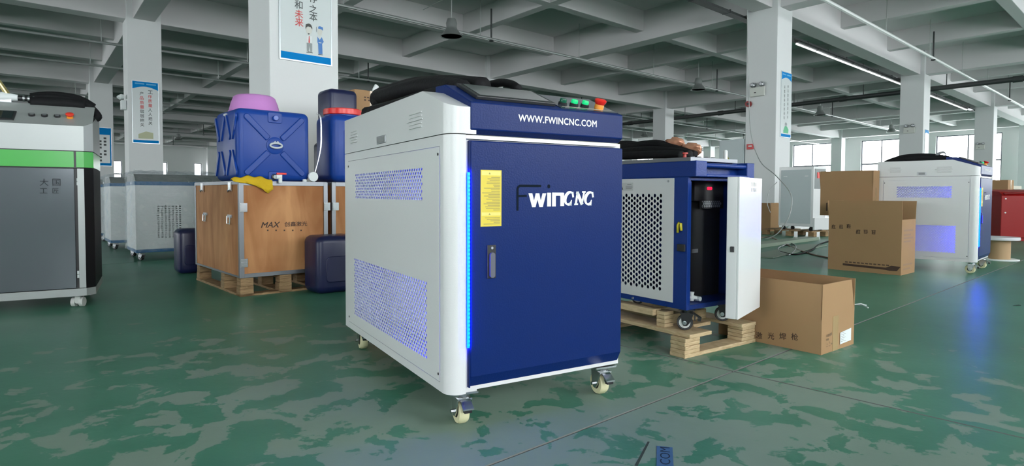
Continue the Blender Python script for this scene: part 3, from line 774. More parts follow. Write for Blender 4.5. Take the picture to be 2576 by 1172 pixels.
# ------------------------------------------------------------------ white and blue laser welder cabinet
def welder(fr, D, label, hoses, seed=1):
    t = thing('laser_welder', label, 'machine', loc=fr.o, rotz=fr.yaw)
    SX, XR = -.0726, .60
    arc = [(-.0296 - .043 * math.cos(R(a)), .047 - .043 * math.sin(R(a))) for a in range(0, 91, 9)]
    z0, z1 = .1086, .8985
    b = MB()
    b.prism(arc + [(-.0145, .004), (-.0145, .0174), (.03, .0174), (.03, .067), (SX, .067)], z0, z1, 'z')
    b.box(.03, XR, .0174, .10, .1128, z1)
    b.box(SX, .03, D - .055, D, z0, z1)
    b.box(SX, .03, .067, D - .055, .8655, z1); b.box(SX, .03, .067, D - .055, z0, .1365)
    b.box(.10, XR, .10, D, z0, z1); b.box(.03, .10, .10, D, z0, .125); b.box(.03, .10, .10, D, .885, z1); b.box(.03, .10, D - .02, D, z0, z1)
    for a_ in ((.06, .09, .1365, .8655), (D - .085, D - .055, .1365, .8655)): b.box(SX + .005, SX + .008, *a_)
    for a_ in ((.845, .8655), (.1365, .160)): b.box(SX + .005, SX + .008, .09, D - .085, *a_)
    b.build('body', M_WHITE, t, smooth='auto')
    MB().box(-.02, XR - .006, .022, D - .01, z1 - .004, .9035).box(SX + .005, -.02, .06, D - .006, z1 - .004, .9035).build('seam_shade_fill', M_BLACKPL, t)  # black fill gives the open lid seam its shade
    # perforated side panel
    holes, tests = [], []
    for (a0, a1, b0, b1, py) in ((.203, D - .17, .698, .808, .0120), (.165, D - .14, .185, .445, .0120)):
        P, T = lattice(a0, a1, b0, b1, .0215, py, .0078, .0053, 6, 0, -.35); holes += P; tests.append(T)
    sv, sf = plate_with_holes(.0695, D - .058, .1395, .8625, holes, lambda x, y: any(T(x, y) for T in tests))
    MB().add([(SX - .001, s, q) for s, q in sv], sf).build('side_panel', M_WHITE, t, solid=.0016)
    for (y, z) in ((.0775, .841), (D - .066, .841), (.0758, .161), (D - .066, .161)):
        MB().lathe([(.0045, -.003), (.0045, 0)], 8, (SX - .0002, y, z), 'x').build('screw', M_HOLE, t)  # black discs painted as the dark of the screw holes
    # interior light leaking through the vents: small blue indicator strips inside the cabinet
    for (za, zb_) in ((.70, .80), (.20, .43)):
        MB().box(-.02, .09, .102, .112, za, zb_).build('interior_led', mat('interior_blue_led', (0, 0, .3), .5, emit=((.05, .06, 1.0), 20.0)), t)
    # lid: left cheek with rounded, sloping front; flat top
    zt = lambda y: min(1.052, .982 + max(0, y - .004) * .352)
    ol = [(-.012, .004)] + arc[::-1] + [(SX, .12), (SX, .2035), (SX, D)]
    lid = MB(); n = len(ol)
    vs = [(x, y, .9015) for x, y in ol] + [(x, y, zt(y)) for x, y in ol] + [(.02, y, zt(y)) for x, y in ol] + [(.02, y, .9015) for x, y in ol]
    fs = []
    for k in range(n - 1):
        fs += [(k, k + 1, n + k + 1, n + k), (n + k, n + k + 1, 2 * n + k + 1, 2 * n + k), (3 * n + k, 3 * n + k + 1, k + 1, k)]
    fs += [(n - 1, 4 * n - 1, 3 * n - 1, 2 * n - 1), (0, n, 2 * n, 3 * n)]
    lid.add(vs, fs); lid.box(.02, XR, .25, D, .9015, 1.052)
    lid.build('lid', M_WHITE, t, smooth='auto')
    for (y0, y1, za) in ((.19, .34, .938), (D - .22, D - .09, .942)):
        g = MB()
        for k in range(5): g.prism([(SX + .001, za + k * .0118), (SX - .005, za + k * .0118), (SX + .001, za + k * .0118 + .006)], y0 + (.012 if k == 2 else .02), y1 - (.02 if k != 2 else .0), 'y')
        g.build('louver', M_WHITE, t)
    g = MB(); ya, yb = D * .496, D * .587
    g.box(SX - .003, SX, ya, yb, .912, .942); g.build('latch_plate', M_STEEL, t, bevel=.002)
    MB().box(SX - .0045, SX, ya + .012, yb - .012, .917, .936).build('latch_window', mat('latch_grey', (.25, .26, .26), .4), t)
    # blue console
    con = MB(); con.prism([(0, .9158), (0, .9976), (.19, 1.078), (.27, 1.083), (.27, .95), (.024, .9005)], 0, .597, 'x')
    co = con.build('console', M_BLUE, t, bevel=.003)
    sl = math.atan2(.0804, .19)
    def slope(x, s, h): return (x, s * math.cos(sl) - h * math.sin(sl), .9976 + s * math.sin(sl) + h * math.cos(sl))
    def on_slope(mb, x, s): return mb.map(lambda a, c, h: slope(x + a, s + c, h))
    scr = MB().box(.035, .33, .035, .195, 0, .012); on_slope(scr, 0, 0); so = scr.build('touch_screen', M_BLACKPL, co, bevel=.002)
    gl = MB().box(.05, .315, .048, .183, .0122, .0135); on_slope(gl, 0, 0); gl.build('glass', M_GLASSBLK, co)
    pn = MB().box(.345, .585, .02, .195, 0, .0025); on_slope(pn, 0, 0); pn.build('button_plate', mat('dark_button_plate', (.03, .04, .06), .12), co)
    ln = MB().box(.36, .575, .040, .043, .0026, .0032); on_slope(ln, 0, 0); ln.build('legend_strip', mat('beige_print', (.55, .5, .38), .5), co)
    for k, x in enumerate((.385, .433, .480)):
        bt = MB().lathe([(.0155, 0), (.0155, .008), (.0135, .010)], 16); on_slope(bt, x, .075); o = bt.build('push_button', M_BLACKPL, co, smooth='auto')
        cp = MB().lathe([(.012, .010), (.012, .019), (.0105, .022)], 16); on_slope(cp, x, .075); cp.build('cap', M_GREENDIM if k == 0 else M_GREENLAMP, o, smooth='auto')
    es = MB().lathe([(.0165, 0), (.0165, .016), (.015, .018)], 18); on_slope(es, .532, .060); o = es.build('emergency_stop', M_ORANGE, co, smooth='auto')
    cp = MB().lathe([(.016, .018), (.021, .027), (.021, .033), (.017, .036)], 20); on_slope(cp, .532, .060); cp.build('mushroom_cap', M_RED, o, smooth='auto')
    # white strip, door
    MB().box(-.014, .575, .004, .02, .8865, .8975).build('trim_strip', M_GLOSSWHITE, t)
    dr = MB(); dr.prism([(.0215, .117), (0, .1595), (0, .8788), (.004, .8815), (.0215, .884)], 0, .597, 'x')
    do = dr.build('door', M_BLUE, t, bevel=.0025)
    MB().box(-.0035, 0, .003, .0215, .125, .880).build('door_return', M_BLUE, t)
    MB().tube([(-.0080, .0012, .2505), (-.0080, .0012, .7855)], .0046, 8).build('led_strip', M_LED, t)
    bd = MB()
    for k in range(44):
        z = .2565 + k * .0121; bd.box(-.0112, -.0048, -.0042, -.0015, z, z + .0062)
    bd.build('led_beads', M_LEDBEAD, t)
    F0 = (0, -.0006, 0)
    lb = MB().box(.0325, .106, -.0012, 0, .6195, .7935).build('warning_label', M_YELLOW, do, bevel=.0005)
    hd = flat('label_header', [(.036, .777), (.1025, .777), (.1025, .790), (.036, .790)], mat('label_light', (.8, .68, .18), .5), do, (0, -.0012, 0), XD, ZD, .0003)
    flat('label_header', [(.036, .653), (.1025, .653), (.1025, .663), (.036, .663)], mat('label_light', (.8, .68, .18), .5), do, (0, -.0012, 0), XD, ZD, .0003)
    rn = random.Random(3); z = .771; ls = []
    while z > .626:
        if not .65 < z < .666: ls.append(([(.099 - rn.uniform(.02, .062), z), (.100, z)], .0022))
        z -= .0048
    strokes('label_print', ls, .002, M_YTEXT, do, (0, -.0012, 0), XD, ZD, .0005)
    for zz in (.7835, .658): flat('warning_triangle', [(.060, zz - .003), (.067, zz - .003), (.0635, zz + .003)], M_YTEXT, do, (0, -.0012, 0), XD, ZD, .0007)
    hb = MB().box(.054, .0855, -.004, 0, .458, .562).build('door_handle', M_BLACKPL, do, bevel=.003)
    MB().prism(rounded(.017, .078, .008, 4, .0705, .500), -.011, -.003, 'y').build('swing_lever', mat('grey_lever', (.12, .12, .15), .3), hb)
    MB().lathe([(.004, -.007), (.004, -.003)], 10, (.0705, 0, .553), 'y').build('key_hole', M_STEEL, hb)
    # logo
    farc = [(.1645 + .0115 * (1 - math.cos(R(a))), .7345 + .0115 * math.sin(R(a))) for a in range(0, 91, 15)]
    strokes('logo_letter_f', [[(.1645, .667)] + farc + [(.2535, .7462)]], .0075, M_CUTOUT, do, F0, XD, ZD, .0006)
    strokes('logo_letter_f_bar', [[(.167, .7135), (.199, .7145)]], .007, M_CUTOUT, do, F0, XD, ZD, .0006)
    flat('logo_dot', [(.2835 + .0058 * math.cos(k * R(30)), .7450 + .0066 * math.sin(k * R(30))) for k in range(12)], M_CUTOUT, do, F0, XD, ZD, .0006)
    zb, zh = .6775, .7225
    flat('logo_letter_w', [(.205, zh), (.2195, zh), (.2265, .699), (.2325, zh), (.2465, zh), (.2520, .699), (.2590, zh), (.2735, zh), (.2600, zb), (.2470, zb), (.2395, .702), (.2320, zb), (.2190, zb)], M_WTEXT, do, F0, XD, ZD, .0007)
    flat('logo_letter_i', [(.2770, zb + .002), (.2925, zb + .002), (.2925, zh + .002), (.2770, zh + .002)], M_WTEXT, do, F0, XD, ZD, .0007)
    flat('logo_letter_n', [(.2965, zb + .002), (.3115, zb + .002), (.3115, .7125), (.3130, .7145), (.3275, .7145), (.3295, .7125), (.3295, zb + .003), (.3450, zb + .003), (.3450, zh), (.3425, zh + .0025), (.2965, zh + .0025)], M_WTEXT, do, F0, XD, ZD, .0007)
    def ital_c(x0):
        pts = []
        for a in range(48, 318, 15): pts.append((x0 + .0185 + .0165 * math.cos(R(a)) + .20 * (.0205 * math.sin(R(a))), .7060 + .0205 * math.sin(R(a))))
        wds = [.006 + .006 * abs(math.cos(R(a + 20))) for a in range(48, 318, 15)]
        tip = pts[0]; end = pts[-1]
        return [(pts, wds), ([(tip[0] - .001, tip[1] + .006), (tip[0] + .002, tip[1] - .012)], .0075), ([(end[0] - .002, end[1] - .006), (end[0] + .004, end[1] + .012)], [.011, .003])]
    strokes('logo_letter_c', ital_c(.3475), .008, M_WTEXT, do, F0, XD, ZD, .0007)
    strokes('logo_letter_n', [([(.3925, .6845), (.4005, .7265)], .0085), ([(.3985, .7265), (.4200, .6850)], .0125), ([(.4185, .6860), (.4280, .7275)], .0075),
                              ([(.3865, .6855), (.4025, .6862)], .0055), ([(.3945, .7258), (.4060, .7262)], .0055), ([(.4190, .7275), (.4345, .7280)], .0055)], .008, M_WTEXT, do, F0, XD, ZD, .0008)
    strokes('logo_letter_c', ital_c(.4315), .008, M_WTEXT, do, F0, XD, ZD, .0007)
    lettering('web_address', 'WWW.FWINCNC.COM', M_WTEXT, co, (.167, -.0004, .9495), XD, ZD, width=.312, height=.0215, bold=.022, spacing=1.06, lift=.0007)
    for (x, y) in ((-.0065, .0495), (.549, .0495), (-.0065, D - .051), (.549, D - .051)):
        caster(t, x, y, z0, r=.0405, turn=R(-6), wd=.033)
    return t

def hose_pile(name, label, fr, paths, rad, group=None):
    o = fr.w(0, 0, 0)
    b = MB()
    for pth, r in paths:
        b.tube(spline([Vector(p) for p in pth], 5), r, 10)
    me = b.mesh(name); c = Vector((0, 0, 0))
    ob = put(name, me, M_BLACK, None, loc=o, rotz=fr.yaw, smooth=True)
    return tag(ob, label, 'hose', group)

FA = Frame(-.1246, 1.8162, .534)
welder(FA, 1.1456, 'large white and blue laser welder with glowing blue light strip', None)
def pth(fr, x, pts): return [fr.side(px, py, x) for px, py in pts]
A_h = [(pth(FA, .12, [(958, 262), (948, 247), (975, 240), (1020, 226), (1070, 216), (1120, 217), (1165, 226)]), .036),
       (pth(FA, .20, [(950, 240), (985, 228), (1040, 214), (1100, 210), (1160, 212), (1215, 217)]), .034),
       ([(.10, .98, 1.085), (.16, .75, 1.075), (.17, .5, 1.08), (.15, .33, 1.085)], .030),
       ([(.03, 1.05, 1.085), (.06, .8, 1.085), (.09, .55, 1.09), (.10, .36, 1.088)], .034),
       ([(.02, 1.12, 1.085), (.10, 1.0, 1.09), (.22, .9, 1.095), (.33, .7, 1.09), (.35, .45, 1.09)], .034),
       (pth(FA, .34, [(1190, 222), (1230, 214), (1262, 208), (1288, 213), (1304, 224)]), .016)]
hose_pile('cable_hose', 'thick black hose bundle coiled on top of the large welder', FA, A_h, .03)

FB2 = Frame(4.286, 5.484, R(43.5))
welder(FB2, .82, 'white and blue laser welder standing behind the tall cardboard boxes', None)
B_h = [(pth(FB2, .12, [(2228, 412), (2262, 402), (2310, 397), (2360, 399), (2405, 406)]), .034),
       (pth(FB2, .25, [(2235, 408), (2270, 397), (2320, 393), (2365, 396), (2400, 404)]), .03),
       (pth(FB2, .02, [(2240, 413), (2300, 408), (2360, 405), (2400, 408)]), .028)]
hose_pile('cable_hose', 'black hose bundle on top of the welder behind the tall boxes', FB2, B_h, .03)
loose = MB()
for k, (dx, dz) in enumerate(((0, 0), (.02, .02), (.045, .012))):
    loose.tube(spline(pth(FB2, .2 + dx, [(2350, 395 - k * 2), (2362, 388 - k * 2), (2374, 384 - k), (2379, 390), (2368, 394)]), 5), .006, 6)
tag(loose.build('cable_coil', M_STEEL, loc=FB2.o, rotz=FB2.yaw, smooth=True), 'small silver cable loop lying on the black hoses', 'cable')

# ------------------------------------------------------------------ blue machine with open white door, on a pallet
FC = Frame(.796, 2.597, .613)
PT = .105      # pallet deck height
def blue_machine():
    fr = FC; Wd, De, zb, zh, zt, rc = .431, .74, .207, .798, .868, .042
    t = thing('chiller_welder', 'blue machine with perforated white side panel and open white door', 'machine', loc=fr.o, rotz=fr.yaw)
    b = MB()
    for a_ in ((rc, .16, zb, zh), (.65, De, zb, zh), (.16, .65, zb, .255), (.16, .65, .755, zh)): b.box(0, .020, *a_)
    b.box(Wd - .020, Wd, rc, De, zb, zh); b.box(.02, Wd - .02, rc, De, zb, zb + .022); b.box(0, Wd, De, De + .02, zb, zt)
    b.box(.02, Wd - .02, rc, rc + .02, zh - .016, zh)
    b.build('body', M_BOXBLUE, t, bevel=.002)
    ins = MB(); ins.box(.0201, .026, rc + .002, .158, zb + .022, zh - .02); ins.box(Wd - .026, Wd - .0201, rc + .002, .35, zb + .022, zh); ins.box(.026, Wd - .026, rc + .03, .35, zh - .005, zh)
    ins.build('inner_lining', M_BOXBLUE, t)
    MB().box(.026, Wd - .026, .17, .185, zb + .022, zh - .09).box(.026, Wd - .026, .21, .22, zh - .095, zh).build('inner_panel', M_BLACKPL, t)
    h = MB()
    h.box(0, .075, 0, De, zh, zt); h.box(Wd - .058, Wd, 0, De, zh, zt); h.box(.075, Wd - .058, .055, De, zh, zt); h.box(.075, Wd - .058, 0, .055, zh, zh + .012)
    h.build('head', M_BOXBLUE, t, bevel=.003)
    MB().tube([(.07, .014, zt - .018), (Wd - .052, .014, zt - .018)], .010, 10).build('handle_bar', M_BOXBLUE, t, smooth='auto')
    tp = MB(); tp.prism([(.03, zt), (.03, zt + .016), (.44, zt + .016), (.50, zt)], .0, .34, 'x'); to = tp.build('top_plate', M_ALU, t)
    for x, y in ((.10, .10), (.15, .10), (.20, .10), (.25, .10)):
        MB().lathe([(.010, zt + .016), (.012, zt + .024), (.008, zt + .027)], 10, (x, y, 0)).build('knob', M_ALU, to, smooth='auto')
    MB().lathe([(.009, zt + .016), (.009, zt + .034), (.016, zt + .036), (.016, zt + .042)], 12, (.07, .12, 0)).build('stop_button', mat('dull_red', (.5, .05, .04), .4), to, smooth='auto')
    MB().lathe([(.010, zt + .016), (.010, zt + .055), (.006, zt + .06)], 10, (.29, .06, 0)).build('antenna_knob', M_GLOSSWHITE, to, smooth='auto')
    # perforated side panel
    P, T = lattice(.182, .62, .276, .728, .036, .01262, .0088, .0092, 8, R(22.5))
    sv, sf = plate_with_holes(.115, .68, .233, .794, P, T)
    MB().add([(-.004, s, q) for s, q in sv], sf).build('side_panel', M_WHITE, t, solid=.0025)
    for y, z in ((.148, .780), (.65, .780)): MB().lathe([(.005, -.0085), (.006, -.0045)], 8, (0, y, z), 'x').build('screw', M_STEEL, t)
    MB().lathe([(.005, -.006), (.006, 0)], 8, (0, .36, .218), 'x').build('screw', M_STEEL, t)
    lb = MB().box(-.0064, -.005, .362, .452, .738, .776).build('rating_label', mat('pale_label', (.55, .56, .55), .5), t)
    XS, O = (0, -1, 0), (-.0064, .45, .738)
    strokes('label_print', [[(.05, .029), (.078, .029)], [(.04, .021), (.085, .021)], [(.04, .015), (.085, .015)], [(.04, .009), (.08, .009)]], .0016, M_PTEXT, lb, O, XS, ZD, .0005)
    flat('warning_triangle', [(.0, .005), (.024, .005), (.012, .028)], M_PTEXT, lb, O, XS, ZD, .0006)
    # latch and hook on the front post
    MB().box(-.010, 0, .050, .092, .468, .500).build('latch', M_BLACKPL, t, bevel=.003)
    MB().tube([(-.006, .090, .55), (-.006, .090, .585), (-.006, .083, .595), (-.006, .074, .592), (-.006, .071, .56)], .006, 8).build('yellow_hook', mat('yellow_plastic', (.6, .5, .03), .4), t, smooth=True)
    # inside: display, round-hole grille, tag, valve
    dq = fr.hit(1785, 474, (0, .25, 0), (0, 1, 0))
    d0 = MB().box(.17, .39, .14, .17, .69, .785).build('controller', M_BLACKPL, t)
    q = fr.front(1785, 474, .139)
    flat('red_display', rounded(.036, .014, .005, 3, q.x, q.z), M_REDLED, d0, (0, .1395, 0), XD, ZD, .001)
    q0 = fr.front(1768, 521, .142); q1 = fr.front(1812, 500, .142)
    gm = MB()
    for k in range(9):
        for j in range(3):
            gm.lathe([(.0068, .1425), (.0068, .1435)], 8, (q0.x + k * .016 + (j % 2) * .008, 0, q0.z + .004 + j * .0125), 'y')
    gm.build('round_hole_grille', M_STEEL, t)
    MB().box(q0.x - .02, q0.x + .16, .1436, .148, q0.z - .008, q1.z + .01).build('grille_plate', M_BLACKPL, t)
    q = fr.front(1748, 631, .168); MB().box(q.x - .022, q.x + .022, .1665, .17, q.z - .009, q.z + .009).build('nameplate', M_STEEL, t)
    q = fr.front(1740, 745, .09)
    v = MB().lathe([(.010, 0), (.014, .012), (.009, .02), (.012, .04)], 10, (q.x, .09, q.z - .02)); v.tube([(q.x, .09, q.z), (q.x + .03, .08, q.z - .012)], .008, 8); v.tube([(q.x + .03, .095, q.z - .012), (q.x + .03, .065, q.z - .012)], .011, 8)
    v.build('drain_valve', M_PAPER, t, smooth='auto')
    MB().tube(spline([(q.x - .01, .1, q.z + .02), (q.x - .02, .12, q.z + .15), (q.x - .01, .15, q.z + .35)], 6), .006, 6).build('inner_hose', M_BLACK, t, smooth=True)
    # open door, hinged on the far post
    ang = math.atan2(-.114, -.338)
    dd = MB(); dl = .365
    dd.box(0, dl, -.026, .018, .19, .795); dd.box(0, .006, .018, .0245, .19, .795); dd.box(dl - .006, dl, .018, .0245, .19, .795); dd.box(.006, dl - .006, .018, .0245, .19, .196); dd.box(.006, dl - .006, .018, .0245, .789, .795)
    do = dd.build('door', M_GLOSSWHITE, t, loc=(Wd - .004, -.012, 0), bevel=.004); do.rotation_euler.z = ang
    sl_ = [(.10 + c_ * .024, .112 + c_ * .024, z0_, z1_) for c_ in range(4) for z0_, z1_ in ((.757, .775), (.733, .750))]
    sv, sf = plate_with_holes(0, dl, .19, .795, [[(a_, c_), (b_, c_), (b_, d_), (a_, d_)] for a_, b_, c_, d_ in sl_], lambda x, y: any(a_ < x < b_ and c_ < y < d_ for a_, b_, c_, d_ in sl_))
    MB().add([(q_, .0252, z_) for q_, z_ in sv], sf).build('door_skin', M_GLOSSWHITE, do, solid=.0015)
    MB().box(dl - .0005, dl + .006, -.008, .008, .476, .500).build('lock', M_BLACKPL, do, bevel=.002)
    for (x, y) in ((.06, .085), (Wd - .06, .11), (.06, De - .08), (Wd - .06, De - .08)):
        c = caster(t, x, y, .102, r=.036, wheel=mat('grey_wheel', (.05, .05, .055), .4), fork=M_BLACKPL, turn=R(35), wd=.024)
        c.location.z = PT
        MB().lathe([(.014, -.0135), (.025, -.0130), (.025, -.012)], 16, (0, .010, .036), 'x').build('white_rim', M_PAPER, c)
    return t
blue_machine()
FCh = [(pth(FC, .10, [(1566, 384), (1600, 381), (1650, 380), (1700, 384), (1735, 391)]), .024),
       (pth(FC, .16, [(1566, 372), (1610, 366), (1652, 362), (1680, 370), (1720, 382), (1748, 391)]), .022),
       (pth(FC, .05, [(1566, 392), (1620, 390), (1680, 388), (1715, 390)]), .02),
       (pth(FC, .2, [(1556, 364), (1580, 363), (1620, 367), (1660, 372), (1700, 380)]), .02)]
hose_pile('cable_hose', 'black hose bundle lying on the blue machine', FC, FCh, .02)
def crumple(name, label, m, fr, blobs, seed, cat, noise=.18):
    rn = random.Random(seed); bm = bmesh.new()
    for (c, rx, ry, rz) in blobs:
        ret = bmesh.ops.create_icosphere(bm, subdivisions=3, radius=1.0)
        for v in ret['verts']:
            d = v.co.normalized(); k = 1 + noise * math.sin(7 * d.x + 5 * d.z + seed) * math.cos(6 * d.y + 3 * d.x) + rn.uniform(-.06, .06)
            v.co = Vector((c[0] + d.x * rx * k, c[1] + d.y * ry * k, c[2] + d.z * rz * k))
    me = bpy.data.meshes.new(name); bm.to_mesh(me); bm.free()
    return tag(put(name, me, m, None, loc=fr.o, rotz=fr.yaw, smooth=True), label, cat)
qa, qb = FC.side(1697, 361, .19), FC.side(1733, 371, .19)
crumple('film_roll', 'crumpled brown plastic film bag knotted on the black hoses', M_COPPER, FC, [((.19, qa.y, qa.z), .035, .055, .030), ((.19, qb.y - .01, qb.z - .004), .035, .055, .025), ((.19, qb.y - .04, qb.z - .02), .02, .03, .02)], 4, 'bag')

# pallet under it
def pallet_c():
    t = thing('wooden_pallet', 'pale plywood pallet with stacked blocks under the blue machine', 'pallet', loc=FC.o, rotz=FC.yaw)
    def part(n, *a, m=M_PALLET): return MB().box(*a).build(n, m, t, bevel=.002)
    c0 = FC.loc(ground(1723, 903)); x0, y0 = c0.x, c0.y
    part('runner', x0, x0 + .53, y0, y0 + .085, 0, .018)
    part('runner', x0, x0 + .53, y0 + .60, y0 + .685, 0, .018)
    for x in (x0, x0 + .42):
        for y in (y0, y0 + .60):
            for k in range(4): part('block_layer', x + .002 * (k % 2), x + .105 - .002 * (k % 2), y + .002 * ((k + 1) % 2), y + .083, .018 + k * .0175, .018 + (k + 1) * .0175 - .0012)
    for x in (x0 + .018, x0 + .40): part('deck_board', x, x + (.155 if x < x0 + .2 else .115), y0 - .01, y0 + .74, .088, PT)
    part('deck_board', x0 + .21, x0 + .34, y0 + .12, y0 + .74, .088, PT)
    # second tier: blocks and planks carrying the machine
    bq = FC.loc(ground(1672, 824, PT))
    for k in range(4): part('block_layer', bq.x, bq.x + .062, bq.y - .0, bq.y + .05, PT + k * .0185, PT + (k + 1) * .0185 - .0012)
    part('plank', bq.x - .02, bq.x + .04, bq.y + .055, bq.y + .34, PT + .048, PT + .078)
    part('plank', bq.x + .065, bq.x + .33, bq.y + .02, bq.y + .042, PT + .004, PT + .05)
    part('plank', bq.x + .065, bq.x + .40, bq.y + .13, bq.y + .20, PT + .055, PT + .085)
pallet_c()

# ------------------------------------------------------------------ grey machine with green band
FD = Frame(-2.673, 3.75, R(31))
def grey_machine():
    fr = FD; W = .86; D = .62; ch = .045
    t = thing('laser_cabinet', 'silver grey machine with bright green band and black side', 'machine', loc=fr.o, rotz=fr.yaw)
    def ring(x1): return [(-W, 0), (0 + x1, 0), (ch + x1, ch), (ch + x1, D), (-W, D)]
    MB().prism(ring(0), .073, .1195, 'z').build('base', M_GREYPAINT, t)
    MB().prism([(-.022, .004), (-.001, .004), (ch - .001, ch + .002), (ch - .001, D), (-.022, D)], .1195, .872, 'z').build('side_panel', mat('black_side', (.004, .004, .005), .5, spec=.2), t)
    MB().box(-W + .01, -.022, .03, D, .1195, .872).build('body', M_BLACKPL, t)
    MB().box(-W, -.052, -.001, .03, .1235, .869).build('door', M_GREYDOOR, t, bevel=.002)
    MB().box(-.036, -.002, -.001, .004, .1235, .869).build('front_strip', M_GREYPAINT, t)
    MB().box(-W, -.052, -.001, .03, .876, .974).build('green_band', M_GREENPAINT, t)
    MB().box(-.040, -.0005, -.001, .03, .876, .974).build('green_strip', M_GREENPAINT, t)
    MB().prism([(0, .001), (ch, ch + .001), (ch, D), (-.03, D), (-.03, .03)], .876, .974, 'z').build('green_side', M_GREENPAINT, t)
    MB().prism([(-W + .02, .012), (-.005, .012), (ch - .01, ch + .012), (ch - .01, D), (-W + .02, D)], .872, .98, 'z').build('seam_shade_fill', M_BLACKPL, t)  # black core put in the gaps round the green band as shade
    l = MB(); n = 5; rg = ring(0); zt = lambda y: 1.132 + min(.15, y * .6)
    l.add([(x, y, .979) for x, y in rg] + [(x, y, zt(y)) for x, y in rg], [(0, 1, 6, 5), (1, 2, 7, 6), (2, 3, 8, 7), (3, 4, 9, 8), (4, 0, 5, 9)])
    lo = l.build('lid', M_GREYPAINT, t)
    sl = math.atan(.6)
    top = MB(); top.add([(-W, 0, 1.132), (0, 0, 1.132), (ch, ch, zt(ch)), (ch, .25, 1.282), (-W, .25, 1.282), (ch, D, 1.282), (-W, D, 1.282)], [(0, 1, 2, 3, 4), (4, 3, 5, 6)])
    top.build('console', M_GREYPAINT, t)
    def slope(x, s, h): return (x, s * math.cos(sl) - h * math.sin(sl), 1.132 + s * math.sin(sl) + h * math.cos(sl))
    def on(mb, x, s): return mb.map(lambda a, c, h: slope(x + a, s + c, h))
    N_ = (0, -.6, 1)
    for k, (px, py) in enumerate(((80, 290.5), (112, 292), (144, 293.5))):
        q = fr.hit(px, py, (0, 0, 1.132), N_); s = q.y / math.cos(sl)
        b = on(MB().lathe([(.017, 0), (.017, .010), (.015, .012)], 16), q.x, s).build('push_button', M_BLACKPL, t, smooth='auto')
        on(MB().lathe([(.012, .012), (.012, .014)], 14), q.x, s).build('cap', M_STEEL, b)
    q = fr.hit(176, 296, (0, 0, 1.132), N_); s = q.y / math.cos(sl)
    b = on(MB().lathe([(.019, 0), (.017, .012)], 16), q.x, s).build('emergency_stop', M_ORANGE, t, smooth='auto')
    on(MB().lathe([(.016, .012), (.022, .02), (.022, .026), (.016, .03)], 18), q.x, s).build('mushroom_cap', mat('bright_red_plastic', (.8, .05, .03), .3), b, smooth='auto')  # cap in plain bright red plastic
    q0 = fr.hit(35, 303, (0, 0, 1.132), N_); q1 = fr.hit(-40, 273, (0, 0, 1.132), N_)
    s0, s1 = q0.y / math.cos(sl), q1.y / math.cos(sl)
    sc = on(MB().box(q0.x - .17, q0.x, s0, s0 + .12, 0, .008), 0, 0).build('touch_screen', M_BLACKPL, t, bevel=.002)
    on(MB().box(q0.x - .16, q0.x - .012, s0 + .012, s0 + .108, .008, .009), 0, 0).build('glass', M_GLASSBLK, sc)
    # hinges in the dark gap
    for px, py in ((195, 457), (197, 690)):
        q = fr.front(px, py, .01)
        for dz in (.012, -.012): MB().lathe([(.006, -.010), (.006, .010)], 10, (q.x, .012, q.z + dz)).build('hinge', M_PAPER, t)
    q = fr.front(146, 461)
    for ch_, x, z in (('大', 100, 467), ('国', 132, 467), ('工', 100, 486), ('匠', 132, 486)):
        q = fr.front(x, z, -.002); lettering('door_print', ch_, M_FAINT, t, (q.x, -.0015, q.z), XD, ZD, height=.042 if z < 480 else .03, bold=.006, lift=.0006)
    for x, y in ((-.045, .06), (-W + .08, .06), (-.045, D - .08), (-W + .08, D - .08)):
        c = MB(); c.prism(rounded(.030, .05, .012, 4, 0, .045), -.022, .03, 'y')
        co = c.build('caster', mat('grey_white_castor', (.62, .63, .60), .4), t, loc=(x, y, 0), rotz=R(-20))
        for s in (-.026, .018): MB().lathe([(.02, -.011), (.0285, -.011), (.0285, .011), (.02, .011)], 18, (s, 0, .0285), 'x').build('wheel', mat('grey_white_castor', (.62, .63, .60), .4), co, smooth='auto')
        MB().box(-.022, .016, -.01, .02, .06, .074).build('swivel', M_STEEL, co)
    return t
grey_machine()
gp = lambda y, pts: [FD.front(px, py, y) for px, py in pts]
G_h = [(gp(.30, [(70, 262), (90, 258), (130, 256), (165, 260), (205, 268)]), .032), (gp(.34, [(80, 254), (110, 256), (145, 250), (185, 262), (225, 278), (246, 300), (240, 306)]), .026),
       (gp(.27, [(78, 268), (120, 268), (170, 271), (215, 276)]), .04), (gp(.32, [(80, 258), (120, 254), (160, 256), (200, 264), (232, 282)]), .04), (gp(.40, [(76, 250), (90, 258), (140, 262)]), .02)]
G_h = [([(p.x, p.y, p.z + .022) for p in pts], r) for pts, r in G_h]
hose_pile('cable_hose', 'black hose lying along the top of the grey and green machine', FD, G_h, .03)
def torch():
    p = FD.front(20, 262, .28); t = thing('welding_torch', 'metal welding torch head resting on the grey machine', 'torch', loc=FD.w(p.x, .28, 1.303), rotz=FD.yaw)
    MB().tube([(-.10, 0, .01), (-.02, 0, .014), (.05, 0, .012)], [.024, .03, .02], 12).build('body', M_PAPER, t, smooth='auto')
    MB().tube([(.05, 0, .012), (.14, 0, .012)], .016, 10).build('collar', M_BLACKPL, t, smooth='auto')
    for x in (.075, .10, .125): MB().tube([(x, 0, .012), (x + .01, 0, .012)], .02, 12).build('ring', M_CHROME, t, smooth='auto')
    MB().tube([(.0, 0, .03), (-.05, .0, .12), (-.09, .0, .26)], [.016, .014, .012], 10).build('brass_nozzle', mat('brass', (.6, .48, .22), .25, .9), t, smooth='auto')
    MB().box(-.09, .02, -.02, .02, -.02, .0).build('foot', M_STEEL, t)
torch()
